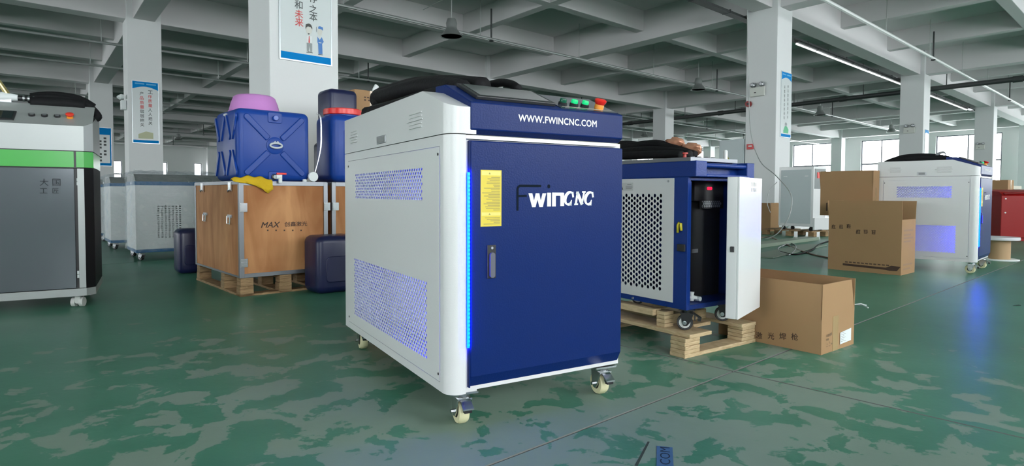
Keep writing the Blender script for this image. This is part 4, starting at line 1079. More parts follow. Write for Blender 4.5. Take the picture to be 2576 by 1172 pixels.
# ------------------------------------------------------------------ plywood crates
FK = Frame(-1.88, 4.131, R(42.0))
CWX, CDY, CZB, CZT = .637, 1.10, .13, .802
def crate(x0, label, text):
    p = FK.w(x0, 0)
    t = thing('plywood_crate', label, 'crate', loc=p, rotz=FK.yaw)
    W, D = CWX, CDY
    MB().box(.004, W - .004, .004, D, CZB, CZT).build('front_board', M_PLY, t)
    MB().box(0.001, .006, .006, D - .002, CZB + .002, CZT - .002).build('side_board', M_PLY, t)
    e = .028; k = .004
    def strip(*a): MB().box(*a).build('metal_edge', M_ALU, t, bevel=.001)
    strip(-k, e, -k, .003, CZB, CZT); strip(W - e, W + k, -k, .003, CZB, CZT)
    strip(e, W - e, -k, .003, CZT - e, CZT + k); strip(e, W - e, -k, .003, CZB, CZB + e)
    strip(-k, .0, .003, e * .8, CZB, CZT); strip(-k, 0, D - e, D + k, CZB, CZT)
    strip(-k, 0, e * .8, D - e, CZT - e * .8, CZT + k); strip(-k, 0, e * .8, D - e, CZB, CZB + e * .5)
    strip(0, W, 0, e, CZT, CZT + k); strip(0, e, e, D, CZT, CZT + k)
    # clips on the corner edges
    for (x, z) in ((-.001, .62), (-.001, .235), (W - .03, .62), (W - .03, .30)):
        c = MB(); c.box(x, x + .05, -.012, -.004, z - .03, z + .03)
        for s in (-.018, 0, .018): c.box(x + .004, x + .046, -.016, -.012, z + s - .005, z + s + .005)
        c.build('butterfly_clip', M_CHROME, t)
    for y in (.17, .86):
        c = MB(); c.box(-.014, -.004, y - .03, y + .03, CZT - .07, CZT - .005); c.tube([(-.02, y - .02, CZT - .06), (-.022, y, CZT - .075), (-.02, y + .02, CZT - .06)], .004, 6)
        c.build('butterfly_clip', M_CHROME, t)
    for y in (.20, .80):
        c = MB(); c.box(-.008, -.001, y - .045, y + .045, .545, .565)
        h = c.build('handle_bracket', M_STEEL, t)
        MB().tube([(-.012, y - .035, .555), (-.014, y - .03, .50), (-.014, y + .03, .50), (-.012, y + .035, .555)], .005, 6).build('bail', M_CHROME, h)
    for x in (0.0, .27, W - .09):
        for y in (.0, .36, D - .1):
            for kk in range(2): MB().box(x + .003 * kk, x + .09, y + .002 * kk, y + .085, .016 + kk * .056, .016 + (kk + 1) * .056 - .001).build('foot_block', M_PALLETOLD, t, bevel=.002)
        MB().box(x, x + .09, 0, D, 0, .016).build('runner', M_PALLETOLD, t)
    MB().box(0, W, 0, .09, 0, .014).build('runner', M_PALLETOLD, t)
    if text:
        a = FK.front(657, 573); b = FK.front(705, 558)
        ink = mat('crate_print', (.05, .025, .018), .7)
        lettering('crate_print', 'MAX', ink, t, (a.x, -.0006 + .004, a.z), XD, ZD, width=b.x - a.x, height=b.z - a.z, bold=.02, shear=.3)
        a2 = FK.front(716, 570); b2 = FK.front(773, 558)
        lettering('crate_print', '创鑫激光', ink, t, (a2.x, -.0006 + .004, a2.z), XD, ZD, width=b2.x - a2.x, height=b2.z - a2.z + .004, bold=.012)
        for k in range(5):
            q = FK.front(672 + 21 * k, 581); flat('crate_print', [(0, 0), (.011, 0), (.011, .009), (0, .009)], ink, t, (q.x, .0034, q.z), XD, ZD, .0006)
    return t
crate(0, 'plywood crate with metal edges and dark printed lettering, on pallet feet', True)
crate(.678, 'plywood crate with metal edges beside the printed crate, behind the large welder', False)

# cube-shaped blue water container on the printed crate
def cube_container():
    q0 = FK.front(597, 446, .03); q1 = FK.front(778, 446, .03); q2 = FK.front(690, 277, .03)
    W = q1.x - q0.x + .01; Hh = q2.z - CZT - .004; D = .50
    t = thing('water_container', 'large blue cube water container with raised cross ribs on the printed crate', 'container', loc=FK.w(q0.x + W / 2, .03 + D / 2, CZT + .004), rotz=FK.yaw)
    put('body', soft_box(W, D, Hh, .045, 4), M_BLUEHDPE, t, smooth=True)
    yf = -D / 2; cz = Hh / 2
    def ribs(mapfn, w_, h_):
        for a in (45, 135, 225, 315):
            ca, sa = math.cos(R(a)), math.sin(R(a)); L0, L1 = .075, min(w_, h_) * .54
            k = MB(); pts = []
            for s in range(9): pts.append((L1 + .022 * math.sin(math.pi * s / 8), .022 * math.cos(math.pi * s / 8)))
            for s in range(9): pts.append((L0 - .010 * math.sin(math.pi * s / 8), -.022 * math.cos(math.pi * s / 8)))
            k.prism([(p[0] * ca - p[1] * sa, p[0] * sa + p[1] * ca) for p in pts], -.009, .004, 'y')
            k.map(mapfn).build('rib', M_BLUEHDPE, t, bevel=.006, seg=3, smooth=True)
    ribs(lambda x, y, z: (x, yf + y, cz + z), W, Hh)
    for cy in (-D / 4 - .012, D / 4 - .012):
        ribs(lambda x, y, z: (-W / 2 + y, cy + x * .52, cz + z), W, Hh)
    MB().lathe([(.062, -.012), (.062, .004), (.052, .008)], 24, (0, yf, cz), 'y').map(lambda x, y, z: (x, 2 * yf - y + .0, z)).build('boss', M_BLUEHDPE, t, smooth='auto')
    MB().prism(rounded(.10, .075, .012, 3, 0, Hh - .055), yf - .006, yf + .02, 'y').build('filler_recess', M_BLUEHDPE, t, bevel=.004)
    MB().lathe([(.02, 0), (.02, .018), (.017, .022)], 16, (0, 0, 0), 'y').map(lambda x, y, z: (x, yf - .006 - y, z + Hh - .058)).build('plug', mat('blue_plug', (.03, .09, .42), .3), t, smooth='auto')
    MB().prism(rounded(.10, .07, .012, 3, 0, .035), yf - .006, yf + .02, 'y').build('tap_recess', M_BLUEHDPE, t, bevel=.004)
    pts = [(.042 * math.cos(R(a)), yf - .022, cz + .0 + .017 * math.sin(R(a))) for a in range(0, 361, 20)]
    MB().tube(pts, .0075, 8, cap=False).tube([(-.02, yf - .02, cz + .018), (-.005, yf - .022, cz + .03), (.0, yf - .02, cz + .02), (.012, yf - .022, cz + .03), (.022, yf - .02, cz + .018)], .004, 6).build('rope_handle', mat('grey_rope', (.55, .57, .60), .7), t, smooth=True)
    tp = MB().tube([(-.01, yf + .01, .03), (-.01, yf - .03, .03)], .014, 10).tube([(.014, yf - .056, .045), (.014, yf - .056, -.012)], .013, 10).tube([(-.01, yf - .048, .03), (.02, yf - .056, .03)], .016, 10).build('tap', M_PAPER, t, smooth='auto')
    MB().box(-.012, .058, yf - .062, yf - .046, .046, .060).build('lever', M_RED, tp, bevel=.003)
    MB().lathe([(.02, 0), (.02, .018), (.014, .02)], 14, (-.012, 0, 0), 'y').map(lambda x, y, z: (x, yf - y + .0, z + .03)).build('tap_nut', M_BLACKPL, tp)
    MB().box(-W / 2 - .004, -W / 2 + .02, -.03, .03, Hh - .05, Hh - .025).build('carry_bracket', M_STEEL, t)
    # pink basin upside down on top
    b0 = FK.front(581, 272, .25); b1 = FK.front(708, 272, .25); bt = FK.front(640, 239, .25)
    r = (b1.x - b0.x) / 2; bx = (b0.x + b1.x) / 2
    Hb = bt.z - (CZT + .004 + Hh)
    o = MB().lathe([(r * .98, 0), (r, .006), (r * .96, .015), (r * .90, Hb * .5), (r * .80, Hb * .88), (r * .70, Hb * .985), (r * .4, Hb), (.01, Hb)], 32).build('plastic_basin', M_PINK, None, loc=FK.w(bx, .30, CZT + .003 + Hh), smooth='auto')
    tag(o, 'pink plastic basin turned upside down on the blue cube container', 'basin')
cube_container()

# blue drum with red ring, navy jugs and cartons behind
q = FK.front(862, 285, .22); zr = q.z
def drum():
    x = q.x; t = thing('plastic_drum', 'blue plastic drum with broad red screw ring on the crate', 'drum', loc=FK.w(x, .22, CZT + .004), rotz=FK.yaw)
    h = zr - CZT - .03
    put('body', soft_box(.335, .335, h, .06, 5), M_BLUEHDPE, t, smooth=True)
    MB().lathe([(.14, h - .02), (.14, h + .02)], 32).build('neck', M_BLUEHDPE, t, smooth='auto')
    rg = MB().lathe([(.148, h + .004), (.152, h + .008), (.152, h + .046), (.145, h + .052), (.12, h + .052)], 40)
    for k in range(40):
        a = 2 * math.pi * k / 40; rg.box(-.002, .002, .150, .1545, h + .008, h + .044) if False else None
    rg.build('screw_ring', M_RED, t, smooth='auto')
    MB().prism(rounded(.17, h * .62, .03, 4, .01, h * .48), -.172, -.15, 'y').build('side_rib', M_BLUEHDPE, t, bevel=.008, seg=3, smooth=True)
drum()
def jug(loc, w_, d, h, label, rotz, m=M_NAVYHDPE, r=.04, name='jerry_can', group=None, grip=True):
    t = thing(name, label, 'jug', loc=loc, rotz=rotz, group=group)
    put('body', soft_box(w_, d, h, r, 4), m, t, smooth=True)
    MB().prism(rounded(w_ * .62, h * .45, .03, 4, 0, h * .42), -d / 2 - .006, -d / 2 + .02, 'y').build('front_rib', m, t, bevel=.006, seg=3, smooth=True)
    if grip: MB().lathe([(.03, h - .02), (.032, h), (.032, h + .02), (.026, h + .024)], 16, (w_ * .28, 0, 0)).build('cap', m, t, smooth='auto')
    if grip: MB().tube([(-w_ * .25, 0, h - .005), (-w_ * .22, 0, h + .03), (w_ * .08, 0, h + .03), (w_ * .12, 0, h - .005)], .013, 8).build('handle', m, t, smooth=True)
    return t
b0 = FK.front(812, 290, .62); b1 = FK.front(884, 230, .62)
jug(FK.w((b0.x + b1.x) / 2, .62, CZT + .004), b1.x - b0.x + .05, .32, .36, 'dark blue jug standing on the crate behind the red ring drum', FK.yaw)
def lying_can():
    zb = CZT + .004 + .36 + .042
    h = b1.z - zb
    t = thing('jerry_can', 'navy jerry can on top of the jug behind the red ring drum', 'jug', loc=FK.w((b0.x + b1.x) / 2, .62, zb - .012), rotz=FK.yaw)
    put('body', soft_box(b1.x - b0.x, .26, h, .045, 4), M_NAVYHDPE, t, smooth=True)
    MB().box(-(b1.x - b0.x) * .32, (b1.x - b0.x) * .32, -.145, -.12, h * .38, h * .48).build('waist_rib', M_NAVYHDPE, t, bevel=.008, seg=3)
lying_can()
c0 = FK.front(886, 290, .70); c1 = FK.front(975, 237, .70)
def closed_carton(loc, w_, d, h, rotz, label, tape=True, name='cardboard_box', group=None):
    t = thing(name, label, 'box', loc=loc, rotz=rotz, group=group)
    MB().box(-w_ / 2, w_ / 2, -d / 2, d / 2, 0, h).build('carton', M_KRAFT, t, bevel=.004)
    if tape:
        MB().box(-.03, .03, -d / 2 - .0012, -d / 2, h * .45, h).box(-.03, .03, -d / 2, d / 2, h, h + .0012).build('tape', M_TAPE, t)
    return t
hc = c1.z - CZT - .004
closed_carton(FK.w((c0.x + c1.x) / 2, .82, CZT + .004), c1.x - c0.x + .02, .34, hc / 2, FK.yaw, 'plain cardboard carton on the crate under the small printed carton')
cc = closed_carton(FK.w((c0.x + c1.x) / 2, .82, CZT + .004 + hc / 2 + .001), c1.x - c0.x, .34, hc / 2, FK.yaw, 'small printed cardboard carton stacked high behind the red ring drum')
for k, (dx, dz) in enumerate(((-.09, .10), (-.06, .10), (-.09, .075), (-.05, .075), (-.02, .02), (.0, .02))):
    flat('carton_print', [(0, 0), (.02, 0), (.02, .012), (0, .012)], M_PRINT, cc, (dx, -.17, hc / 2 - .17 + dz), XD, ZD, .001)
o = MB().tube([(0, 0, .0), (.015, 0, .035), (.04, 0, .075)], [.014, .02, .022], 10).build('nozzle_tip', M_PAPER, loc=FK.w(c1.x - .12, .76, c1.z + .002), rotz=FK.yaw, smooth='auto')
tag(o, 'small white plastic nozzle standing on the printed carton', 'nozzle')
# clear hose, funnel, cap
hp = [FK.front(px, py, .06) for px, py in ((797, 285), (806, 295), (808, 330), (807, 370), (799, 410), (790, 440))]
tag(MB().tube(spline(hp, 6), .008, 8).build('clear_hose', M_TUBE, loc=FK.o, rotz=FK.yaw, smooth=True), 'clear plastic hose hanging between the blue containers', 'hose')
q = FK.front(786, 444, .02)
o = MB().lathe([(.036, -.02), (.038, -.006), (.03, 0), (.008, .002)], 20, axis='y').build('plastic_stopper', M_PAPER, loc=FK.w(q.x, .02, CZT + .042), rotz=FK.yaw, smooth='auto'); tag(o, 'round white plastic cap standing on the crate edge', 'cap')
q = FK.front(766, 445, .02)
o = MB().lathe([(.016, 0), (.016, .014), (.012, .018)], 14).build('plastic_stopper', M_PAPER, loc=FK.w(q.x, .02, CZT + .004), rotz=FK.yaw, smooth='auto'); tag(o, 'tiny white plug beside the cube container', 'cap')

# yellow cloth draped over the crate edge
def cloth():
    W_ = [(583, .0), (600, .01), (620, .015), (640, .030), (655, .05), (672, .085), (682, .060), (696, .02)]
    nx = 28; cols = []
    for k in range(nx + 1):
        px = 584 + (684 - 584) * k / nx
        q = FK.front(px, 455, -.006)
        t = k / nx
        drop = .0
        for (a, da), (b, db) in zip(W_, W_[1:]):
            if a <= px <= b: drop = da + (db - da) * (px - a) / (b - a)
        wv = .006 * math.sin(t * 23) + .004 * math.sin(t * 41)
        hgt = .016 + .020 * math.sin(math.pi * t) + .006 * math.sin(t * 19)
        c = [(q.x, .025, CZT + .008), (q.x, .022, CZT + hgt * .6), (q.x, .014, CZT + hgt), (q.x, .002, CZT + hgt * .8), (q.x + .002, -.012 + wv * .3, CZT + .003)]
        for s in (.33, .66, 1.0): c.append((q.x + .004 * s, -.014 + wv * s, CZT - drop * s))
        cols.append(c)
    b = MB(); m = len(cols[0])
    b.add([p for c in cols for p in c], [(i * m + k, (i + 1) * m + k, (i + 1) * m + k + 1, i * m + k + 1) for i in range(nx) for k in range(m - 1)])
    tag(b.build('yellow_cloth', M_YCLOTH, loc=FK.o, rotz=FK.yaw, smooth=True, solid=.004), 'yellow cloth draped over the front edge of the printed crate', 'cloth')
cloth()
# floor jugs by the crates
gl = FK.loc(ground(824, 741))
jug(FK.w(gl.x + .10, -.155, 0), .33, .26, .415, 'navy plastic tub on the floor in front of the plywood crates', FK.yaw, r=.05, grip=False)
g = ground(487, 690)
jug((g.x - .09, g.y + .14, 0), .26, .22, .40, 'navy plastic tub on the floor behind the printed crate', R(40), r=.05, grip=False)

# ------------------------------------------------------------------ machines wrapped in plastic film
def wrapped(px, py, label, W=.92, D=.62, Hh=.90):
    g = ground(px, py); fr = Frame(g.x, g.y, R(40)); t = thing('wrapped_machine', label, 'machine', loc=fr.w(-.06, -.05), rotz=fr.yaw)
    zb = .085
    MB().box(0, W, 0, D, zb, zb + .035).build('base', mat('steel_blue_base', (.03, .13, .28), .4), t, bevel=.004)
    P, T = lattice(.20, .445, .235, .60, .0345, .0235, .0125, .0095, 4, R(45), 0.0, False)
    P = [[(cx, cy) for cx, cy in p] for p in P]
    sv, sf = plate_with_holes(.004, W - .004, zb + .035, Hh - .10, P, T)
    MB().add([(s, .002, z) for s, z in sv], sf).build('front_panel', mat('pale_cabinet', (.78, .80, .80), .4), t, solid=.002)
    MB().box(.004, .19, .004, .35, zb + .035, Hh - .10).box(.455, W - .004, .004, .35, zb + .035, Hh - .10).box(.19, .455, .004, .35, zb + .035, .22).box(.19, .455, .004, .35, .61, Hh - .10).box(.004, W - .004, .35, D, zb + .035, Hh - .10).build('body', mat('pale_cabinet', (.78, .80, .80), .4), t)
    MB().box(.0, W, 0, D, Hh - .10, Hh - .06).build('blue_rail', mat('steel_blue_base', (.03, .13, .28), .4), t)
    MB().prism([(.01, Hh - .06), (.14, Hh + .02), (D - .02, Hh + .03), (D, Hh - .06)], .01, W - .01, 'x').build('top', mat('dark_grey_top', (.16, .18, .18), .35), t)
    # crinkled film
    rn = random.Random(int(px)); bm = bmesh.new()
    bmesh.ops.create_cube(bm, size=1.0)
    bmesh.ops.subdivide_edges(bm, edges=bm.edges[:], cuts=26, use_grid_fill=True)
    for v in bm.verts:
        x, y, z = v.co
        n = Vector((x, y, z)); k = .012 * math.sin(31 * z + 17 * x + 11 * y) + .008 * math.sin(53 * x - 29 * z) + rn.uniform(-.012, .012)
        v.co = Vector((W / 2 + x * (W + .03) + (k if abs(x) > .49 else 0), D / 2 + y * (D + .03) + (k if abs(y) > .49 else 0), (zb + .02 + Hh + .04) / 2 + z * (Hh - zb + .03) + (k if z > .49 else 0)))
    bmesh.ops.delete(bm, geom=[f for f in bm.faces if f.calc_center_median().z < zb + .02], context='FACES')
    me = bpy.data.meshes.new('plastic_wrap'); bm.to_mesh(me); bm.free()
    wo = put('plastic_wrap', me, M_WRAP, t, smooth=False)
    for (x, y) in ((.06, .05), (W - .14, .05), (.06, D - .06), (W - .14, D - .06)):
        caster(t, x, y, zb, r=.032, wheel=M_BLACKPL, fork=M_STEEL, turn=R(30), brake=False)
wrapped(357, 655, 'film-wrapped pale machine with square hole grille beside the printed crate')
wrapped(292, 627, 'film-wrapped pale machine in the middle of the wrapped row')
wrapped(262, 606, 'film-wrapped pale machine at the far end of the wrapped row')

# ------------------------------------------------------------------ open cardboard boxes
def open_box(fr, W, L, hf, ht, label, flaps, prints=None, th=.005, z0=0.0):
    """W along local x (end face), L along local y (long side). flaps: dict side -> (lean outward degrees, taper)"""
    t = thing('cardboard_box', label, 'box', loc=fr.w(0, 0, z0), rotz=fr.yaw)
    MB().box(0, th, 0, L, 0, hf).build('side_wall', M_KRAFT, t); MB().box(W - th, W, 0, L, 0, hf).build('side_wall', M_KRAFT, t)
    MB().box(th, W - th, 0, th, 0, hf).build('end_wall', M_KRAFT, t); MB().box(th, W - th, L - th, L, 0, hf).build('end_wall', M_KRAFT, t)
    MB().box(th, W - th, th, L - th, 0, th).build('bottom', M_KRAFT, t)
    fl = ht - hf
    for side, (lean, tp) in flaps.items():
        c, s = math.cos(R(lean)), math.sin(R(lean)); b = MB()
        if side in ('front', 'back'):
            y = 0 if side == 'front' else L; d = -1 if side == 'front' else 1
            P = [(0, 0), (W, 0), (W - tp * W, fl), (tp * W * .0, fl)]
            for off in (0, th): 
                b.v += [(x, y + d * (h * s - off * c) , hf + h * c + off * s * 0) for x, h in P]
        else:
            x = 0 if side == 'left' else W; d = -1 if side == 'left' else 1
            P = [(0, 0), (L, 0), (L - tp * L * .3, fl), (tp * L * .0, fl)]
            for off in (0, th):
                b.v += [(x + d * (h * s - off * c), y, hf + h * c) for y, h in P]
        b.f += [(0, 1, 2, 3), (7, 6, 5, 4), (0, 4, 5, 1), (1, 5, 6, 2), (2, 6, 7, 3), (3, 7, 4, 0)]
        b.build('flap', M_KRAFT, t)
    if prints: prints(t, W, L, hf, ht)
    return t
YL = (0, -1, 0)       # reading direction on a left side wall
# near box
FN = Frame(1.392, 2.672, R(38.0))
def near_prints(t, W, L, hf, ht):
    for k, ch in enumerate('激光焊枪'):
        q = FN.side(1902 + 29.5 * k, 848 + 1.2 * k, 0)
        lettering('box_print', ch, M_PRINT, t, (0, q.y, q.z - .004), YL, ZD, height=.032, bold=.01, lift=.0008)
    a = FN.front(2102, 793); MB().box(a.x - .027, a.x + .027, -.0012, 0, .0, hf + .004).build('tape', M_TAPE, t)
    a = FN.front(2112, 866); b = FN.front(2140, 824)
    flat('shipping_label', [(0, 0), (b.x - a.x, .004), (b.x - a.x, b.z - a.z), (0, b.z - a.z - .008)], M_PAPER, t, (a.x, -.0014, a.z), XD, ZD, .0012, .0008)
    ln = [[(.006, .012 + .008 * k), ((b.x - a.x) * (.35 if k % 2 else .5), .012 + .008 * k)] for k in range(6)]
    strokes('label_print', ln, .0012, M_PTEXT, t, (a.x, -.0026, a.z), XD, ZD, .0004)
    a = FN.front(2078, 873)
    for (dx, dz, w_, h_) in ((0, .045, .011, .012), (.015, .045, .011, .012), (.03, .045, .011, .012), (.043, .047, .011, .013), (0, .028, .010, .010), (.014, .028, .010, .010), (0, 0, .016, .003), (.004, .010, .008, .005), (.022, 0, .018, .003), (.029, .012, .004, .010), (.046, .004, .014, .008)):
        flat('box_print', [(0, 0), (w_, 0), (w_, h_), (0, h_)], mat('faded_print', (.20, .12, .06), .7), t, (a.x + dx, -.0004, a.z + dz), XD, ZD, .0006)
open_box(FN, .335, .52, .158, .318, 'open cardboard box with four printed characters and white label beside the pallet', {'front': (1, .13), 'left': (0, 0), 'right': (2, 0), 'back': (3, .1)}, near_prints)
# tall box in front of the far welder
FM = Frame(3.489, 5.354, R(40.1))
def tall_prints(t, W, L, hf, ht):
    for (px, py) in ((2097, 570), (2116, 570), (2135, 569), (2159, 583), (2178, 583), (2198, 584)):
        q = FM.side(px, py, 0); smudge('box_print', mat('dark_box_print', (.10, .055, .03), .7), t, (-.0002, q.y + .02, q.z - .02), YL, ZD, .042, px, .0008)
    a = FM.side(2120, 667, 0); b = FM.side(2266, 664, 0)
    pts = [(0, .0), (a.y - b.y - .12, -.008), (a.y - b.y - .09, -.014), (a.y - b.y - .03, -.012), (a.y - b.y, .030), (a.y - b.y - .075, .034), (a.y - b.y - .12, .012), (0, .020)]
    flat('box_print', pts, M_PRINT, t, (-.0002, a.y, a.z), YL, ZD, .0008)
    for k in range(11): strokes('box_print', [[(.02 + .035 * k, .035), (.045 + .035 * k, .034)]], .012, mat('dark_box_print', (.10, .055, .03), .7), t, (-.0002, a.y, a.z), YL, ZD, .0008)
    fp = mat('faint_box_print', (.29, .175, .10), .7)
    for k, z in enumerate((.40, .36, .33, .30, .09, .05)): strokes('box_print', [[(.05, z), (.30 - .06 * (k % 2), z)]], .016, fp, t, (0, -.0002, 0), XD, ZD, .0008)
open_box(FM, .37, .625, .50, .667, 'tall dark-sided cardboard box with swooping printed stripe, one flap raised', {'left': (0, 0), 'right': (6, 0), 'back': (6, 0)}, tall_prints)
# upper box standing behind it on a lower carton
FP = Frame(3.55, 5.90, R(40.1))
a = FP.side(2064, 545, 0); zbase = max(.3, FP.side(2198, 545, 0).z)
def upper_prints(t, W, L, hf, ht):
    q = FP.side(2080, 516, 0)
    for ln in ([(0, -.06), (0, .02), (.05, .025)], [(.07, .01), (.10, .01), (.12, .018)], [(.14, .012), (.17, .012)], [(.33, .02), (.345, .02)]): strokes('box_print', [ln], .014, M_PRINT, t, (-.0002, q.y, q.z - zbase), YL, ZD, .0008)
    MB().box(W * .42, W * .58, -.0012, 0, 0, hf).build('tape', M_TAPE, t)
pw = FP.side(2200, 470, 0); zt_ = FP.side(2200, 428, 0).z; zf_ = FP.side(2200, 472, 0).z
Lw = FP.side(2064, 470, 0).y
open_box(FP, .165, Lw, zf_ - zbase, zt_ - zbase, 'brown cardboard box with taped end standing behind the tall striped box', {'front': (0, 0), 'left': (0, 0), 'right': (-2, 0), 'back': (5, 0)}, upper_prints, z0=zbase)
closed_carton(FP.w(.085, Lw * .42, 0), .16, Lw * .72, zbase - .001, FP.yaw, 'plain carton on the floor carrying the taped brown box', tape=False)

# ------------------------------------------------------------------ things on the far right
def spool():
    g = ground(2534, 656); s = (g - Vector((0, 0, 0))).length / FPX
    t = thing('cable_spool', 'cardboard cable spool with pale flanges standing on the floor', 'spool', loc=(g.x, g.y + .12, 0))
    MB().lathe([(.185, 0), (.185, .012), (.1, .012)], 32).build('flange', M_PAPER, t, smooth='auto')
    MB().lathe([(.105, .012), (.105, .225)], 32).build('core', mat('kraft_core', (.42, .27, .14), .6), t, smooth='auto')
    MB().lathe([(.1, .225), (.185, .225), (.188, .235), (.185, .258), (.1, .258), (.04, .25)], 32).build('flange', mat('white_flange', (.68, .68, .70), .25), t, smooth='auto')
spool()
def red_machine():
    g = ground(2516, 606); fr = Frame(g.x, g.y, R(-8))
    t = thing('red_cabinet', 'low deep red metal cabinet behind the cable spool', 'machine', loc=fr.o, rotz=fr.yaw)
    h = .72
    MB().box(0, 1.5, 0, .8, .05, h).build('body', M_REDPAINT, t, bevel=.01)
    MB().box(.02, 1.48, .02, .78, 0, .05).build('plinth', M_REDPAINT, t)
    MB().prism([(0, h), (.1, h + .06), (.7, h + .10), (.8, h)], .02, 1.48, 'x').build('lid', M_REDPAINT, t)
    MB().tube([(.05, .02, h + .03), (.6, .05, h + .06), (1.4, .1, h + .08)], .02, 8).build('cable', mat('dark_red', (.28, .02, .02), .4), t, smooth=True)
    for x, z in ((.06, h - .05), (.06, .45), (1.44, h - .05)): MB().lathe([(.012, -.006), (.012, 0)], 10, (x, 0, z), 'y').build('screw', M_PAPER, t)
red_machine()
def bench():
    fr = Frame(8.75, 11.3, R(38))
    t = thing('work_bench', 'pale workbench in front of the far windows', 'bench', loc=fr.o, rotz=fr.yaw)
    MB().box(0, 3.2, 0, .9, .86, .93).build('top', mat('bench_top', (.50, .46, .36), .5), t)
    MB().box(.05, 3.15, .04, .07, .64, .86).build('apron', mat('bench_apron', (.58, .55, .46), .5), t)
    for x in (.06, 1.6, 3.08):
        for y in (.08, .8): MB().box(x, x + .06, y, y + .06, 0, .86).build('leg', M_STEEL, t)
    closed_carton(fr.w(.42, .4, .932), .55, .4, .33, fr.yaw, 'brown carton on the pale workbench')
    closed_carton(fr.w(1.15, .5, .932), .5, .35, .12, fr.yaw, 'flat brown carton on the pale workbench')
    o = MB().lathe([(.07, 0), (.075, .05), (.05, .12), (.06, .16), (.04, .2)], 12).build('tape_gun', M_STEEL, loc=fr.w(1.62, .35, .932), smooth='auto'); tag(o, 'grey rounded tool standing on the workbench', 'tool')
    closed_carton(fr.w(-.05, -.35, 0), .4, .4, .58, fr.yaw, 'brown carton stacked low beside the workbench')
    closed_carton(fr.w(-.05, -.35, .581), .38, .34, .42, fr.yaw, 'brown carton stacked on top beside the workbench')
bench()
# white cabinet machine on a dark pallet
def white_cabinet():
    g = ground(2047, 597); fr = Frame(g.x, g.y, R(36))
    t = thing('dark_pallet', 'dark wooden pallet carrying the white cabinet', 'pallet', loc=fr.o, rotz=fr.yaw)
    for y in (0, .40, .85):
        for x in (0, .4): MB().box(x, x + .1, y, y + .1, 0, .085).build('block', M_PALLETOLD, t, bevel=.003)
    for k in range(4): MB().box(-.02, .6, .03 + k * .26, .17 + k * .26, .085, .105).build('deck_board', M_PALLETOLD, t, bevel=.003)
    c = thing('white_cabinet', 'white steel cabinet with grey control face on the dark pallet', 'machine', loc=fr.w(0, .02, .106), rotz=fr.yaw)
    h = 1.10
    MB().box(0, .42, 0, .62, .07, h).build('body', M_GLOSSWHITE, c, bevel=.006)
    MB().box(-.006, 0, .04, .58, .12, h - .05).build('side_panel', M_LIGHTGREY, c, bevel=.002)
    for y in (.12, .50): MB().box(-.012, -.006, y - .03, y + .03, h - .17, h - .155).build('latch', M_GLOSSWHITE, c)
    MB().box(.03, .40, -.006, 0, h - .38, h - .04).build('control_face', mat('dark_grey_top', (.16, .18, .18), .35), c)
    MB().box(.10, .22, -.012, -.006, h - .20, h - .10).build('display', M_RED, c)
    MB().box(.0, .56, -.03, .0, .02, .22).build('lower_tray', M_GLOSSWHITE, c)
    for x, y in ((.06, .06), (.36, .06), (.06, .55), (.36, .55)): MB().lathe([(.03, 0), (.035, .03), (.02, .07)], 12, (x, y, 0)).build('foot', M_BLACKPL, c)
    f2 = Frame(*(ground(1938, 582).xy), R(40))
    open_box(f2, .35, .5, .40, .56, 'open carton with raised flaps on the floor beside the white cabinet', {'front': (0, .1), 'left': (10, 0), 'back': (5, 0)})
white_cabinet()
# tall grey distribution cabinet beside the alarm column
def dist():
    p = grid(1, 0, 0, -.0, CW + .02)
    t = thing('distribution_cabinet', 'tall grey electrical cabinet with warning triangle beside the alarm column', 'cabinet', loc=p, rotz=AU)
    h = 2.0; W = .62
    MB().box(0, .42, 0, W, 0, h).build('body', M_LIGHTGREY, t, bevel=.008)
    MB().box(-.012, 0, .02, W - .02, .1, h - .03).build('door', M_LIGHTGREY, t, bevel=.004)
    flat('warning_triangle', [(-.06, -.05), (.06, -.05), (0, .05)], mat('warning_yellow', (.4, .38, .08), .5), t, (-.012, .40, h - .42), YL, ZD, .002)
    MB().box(-.03, -.012, .05, .07, 1.0, 1.12).build('handle', M_STEEL, t)
dist()

# ------------------------------------------------------------------ loose cables and bits on the floor
def floor_cable(name, label, pts, r, m, zs=None):
    P = [ground(px, py, r if z is None else z) for (px, py), z in zip(pts, zs or [None] * len(pts))]
    o = P[0].copy(); tag(MB().tube([p - o for p in spline(P, 6)], r, 6).build(name, m, loc=o, smooth=True), label, 'cable')
M_BROWN = mat('brown_cable', (.20, .11, .08), .5)
floor_cable('floor_cable', 'thin brown cable curving over the floor towards the tall box', [(1905, 600), (1935, 596), (1965, 608), (2000, 625), (2045, 640), (2085, 648)], .008, M_BROWN)
floor_cable('floor_cable', 'black cable on the floor near the white cabinet pallet', [(1960, 632), (2000, 640), (2040, 630), (2060, 615), (2085, 606)], .009, M_BLACK)
floor_cable('floor_cable', 'coiled grey cable ring on the floor beyond the near box', [(1965, 620), (1990, 612), (2003, 622), (1988, 640), (1965, 636), (1958, 624), (1975, 615)], .008, M_STEEL)
M_CLEAR = mat('milky_tube', (.42, .44, .43), .3)
pp = [(1880, 24, 12.9), (1881, 120, 12.9), (1884, 250, 12.9), (1890, 340, 12.7), (1912, 405, 12.2), (1950, 440, 10.6), (1985, 480, 9.75), (1992, 510, 9.55), (1982, 550, 9.5), (1955, 588, 9.6), (1925, 602, 9.75)]
P = [EYE + ray(x, y) * (d / ray(x, y).y) for x, y, d in pp]
tag(MB().tube([p - P[0] for p in spline(P, 6)], .009, 6).build('air_hose', M_CLEAR, loc=P[0], smooth=True), 'milky air hose hanging down the alarm column to the floor', 'hose')
pp = [(1955, 458, 10.6), (1935, 480, 10.5), (1930, 510, 10.5), (1938, 535, 10.4)]
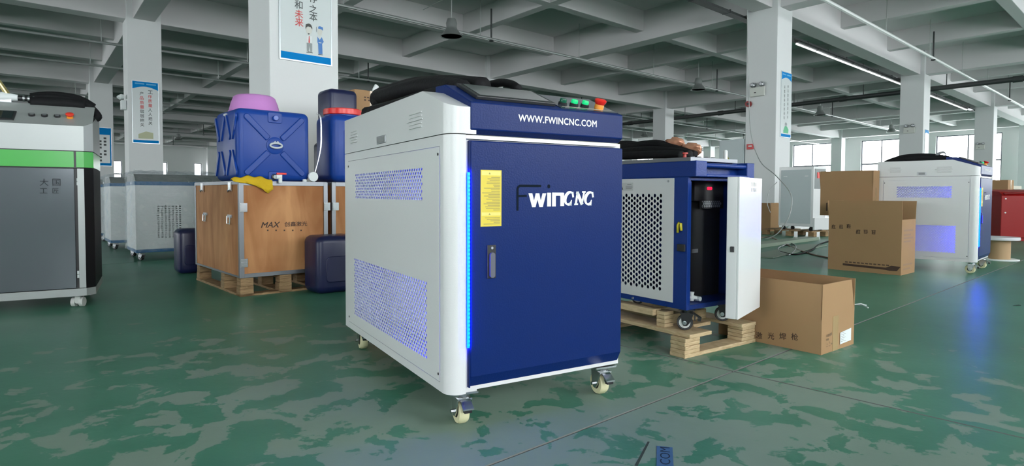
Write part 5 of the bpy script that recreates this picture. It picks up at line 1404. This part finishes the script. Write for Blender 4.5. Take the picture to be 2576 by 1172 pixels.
P = [EYE + ray(x, y) * (d / ray(x, y).y) for x, y, d in pp]
tag(MB().tube([p - P[0] for p in spline(P, 6)], .006, 6).build('air_hose', M_CLEAR, loc=P[0], smooth=True), 'short milky hose looping beside the white cabinet', 'hose')
g = ground(2150, 768)
for k, (p0, p1) in enumerate((((2150, 766), (2180, 768)), ((2158, 767), (2184, 774)))):
    a, b = ground(*p0, .004), ground(*p1, .004); o = a.copy()
    tag(MB().tube([a - o, (a + b) / 2 - o + Vector((0, 0, .008)), b - o], .004, 6).build('plastic_strap', M_PAPER, loc=o), 'scrap of white plastic strap on the floor beyond the near box', 'scrap', 'white strap scraps')
g = ground(2558, 769); tag(MB().add([(-.03, 0, .001), (.0, -.012, .012), (.03, .0, .001), (.005, .02, .002)], [(0, 1, 3), (1, 2, 3), (0, 3, 2), (0, 2, 1)]).build('paper_scrap', M_STEEL, loc=g), 'small crumpled scrap on the open floor', 'scrap')
def plank(px0, py0, px1, py1, w_, h, label):
    a, b = ground(px0, py0), ground(px1, py1); d = b - a
    tag(MB().box(0, d.length, 0, w_, 0, h).build('timber_plank', mat('green_grey_board', (.22, .28, .21), .5), loc=a, rotz=math.atan2(d.y, d.x), bevel=.004), label, 'plank')
plank(1900, 626, 2060, 604, .22, .05, 'long greenish board lying on the floor before the white cabinet')
plank(1945, 650, 2080, 618, .3, .012, 'thin pale green board lying flat beside the tall box')

# blue sticker with dark letters on the floor
a = ground(1652, 1122, .0); b = ground(1692, 1126); c = ground(1626, 1172)
st = thing('floor_sticker', 'worn blue floor sticker with dark letters', 'sticker', loc=a)
xd = (b - a).normalized(); yd = Vector((-xd.y, xd.x, 0)); wdt = (b - a).length
flat('sheet', [(0, -.30), (wdt, -.30), (wdt, 0), (0, 0)], M_STICKER, st, (0, 0, 0), xd, yd, .0012)
lettering('lettering', 'COM', mat('sticker_ink', (.008, .025, .06), .6), st, Vector((0, 0, 0)) + xd * (wdt * .18) - yd * .125, yd, -xd, width=.115, height=wdt * .62, bold=.012, lift=.002) if False else None
up = yd
lettering('lettering', 'COM', mat('sticker_ink', (.008, .025, .06), .6), st, xd * (wdt * .82) - yd * .118, yd, -xd, width=.112, height=wdt * .62, bold=.0, lift=.002)
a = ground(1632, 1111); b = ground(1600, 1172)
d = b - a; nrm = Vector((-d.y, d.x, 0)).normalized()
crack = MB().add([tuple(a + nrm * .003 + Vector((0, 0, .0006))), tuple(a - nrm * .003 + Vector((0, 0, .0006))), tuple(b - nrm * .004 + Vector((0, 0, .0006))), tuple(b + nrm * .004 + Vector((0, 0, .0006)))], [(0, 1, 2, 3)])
crack.build('floor_crack_shade', mat('crack_shade', (.03, .045, .035), .9), floor)  # flat dark strip painted as the shade inside the crack
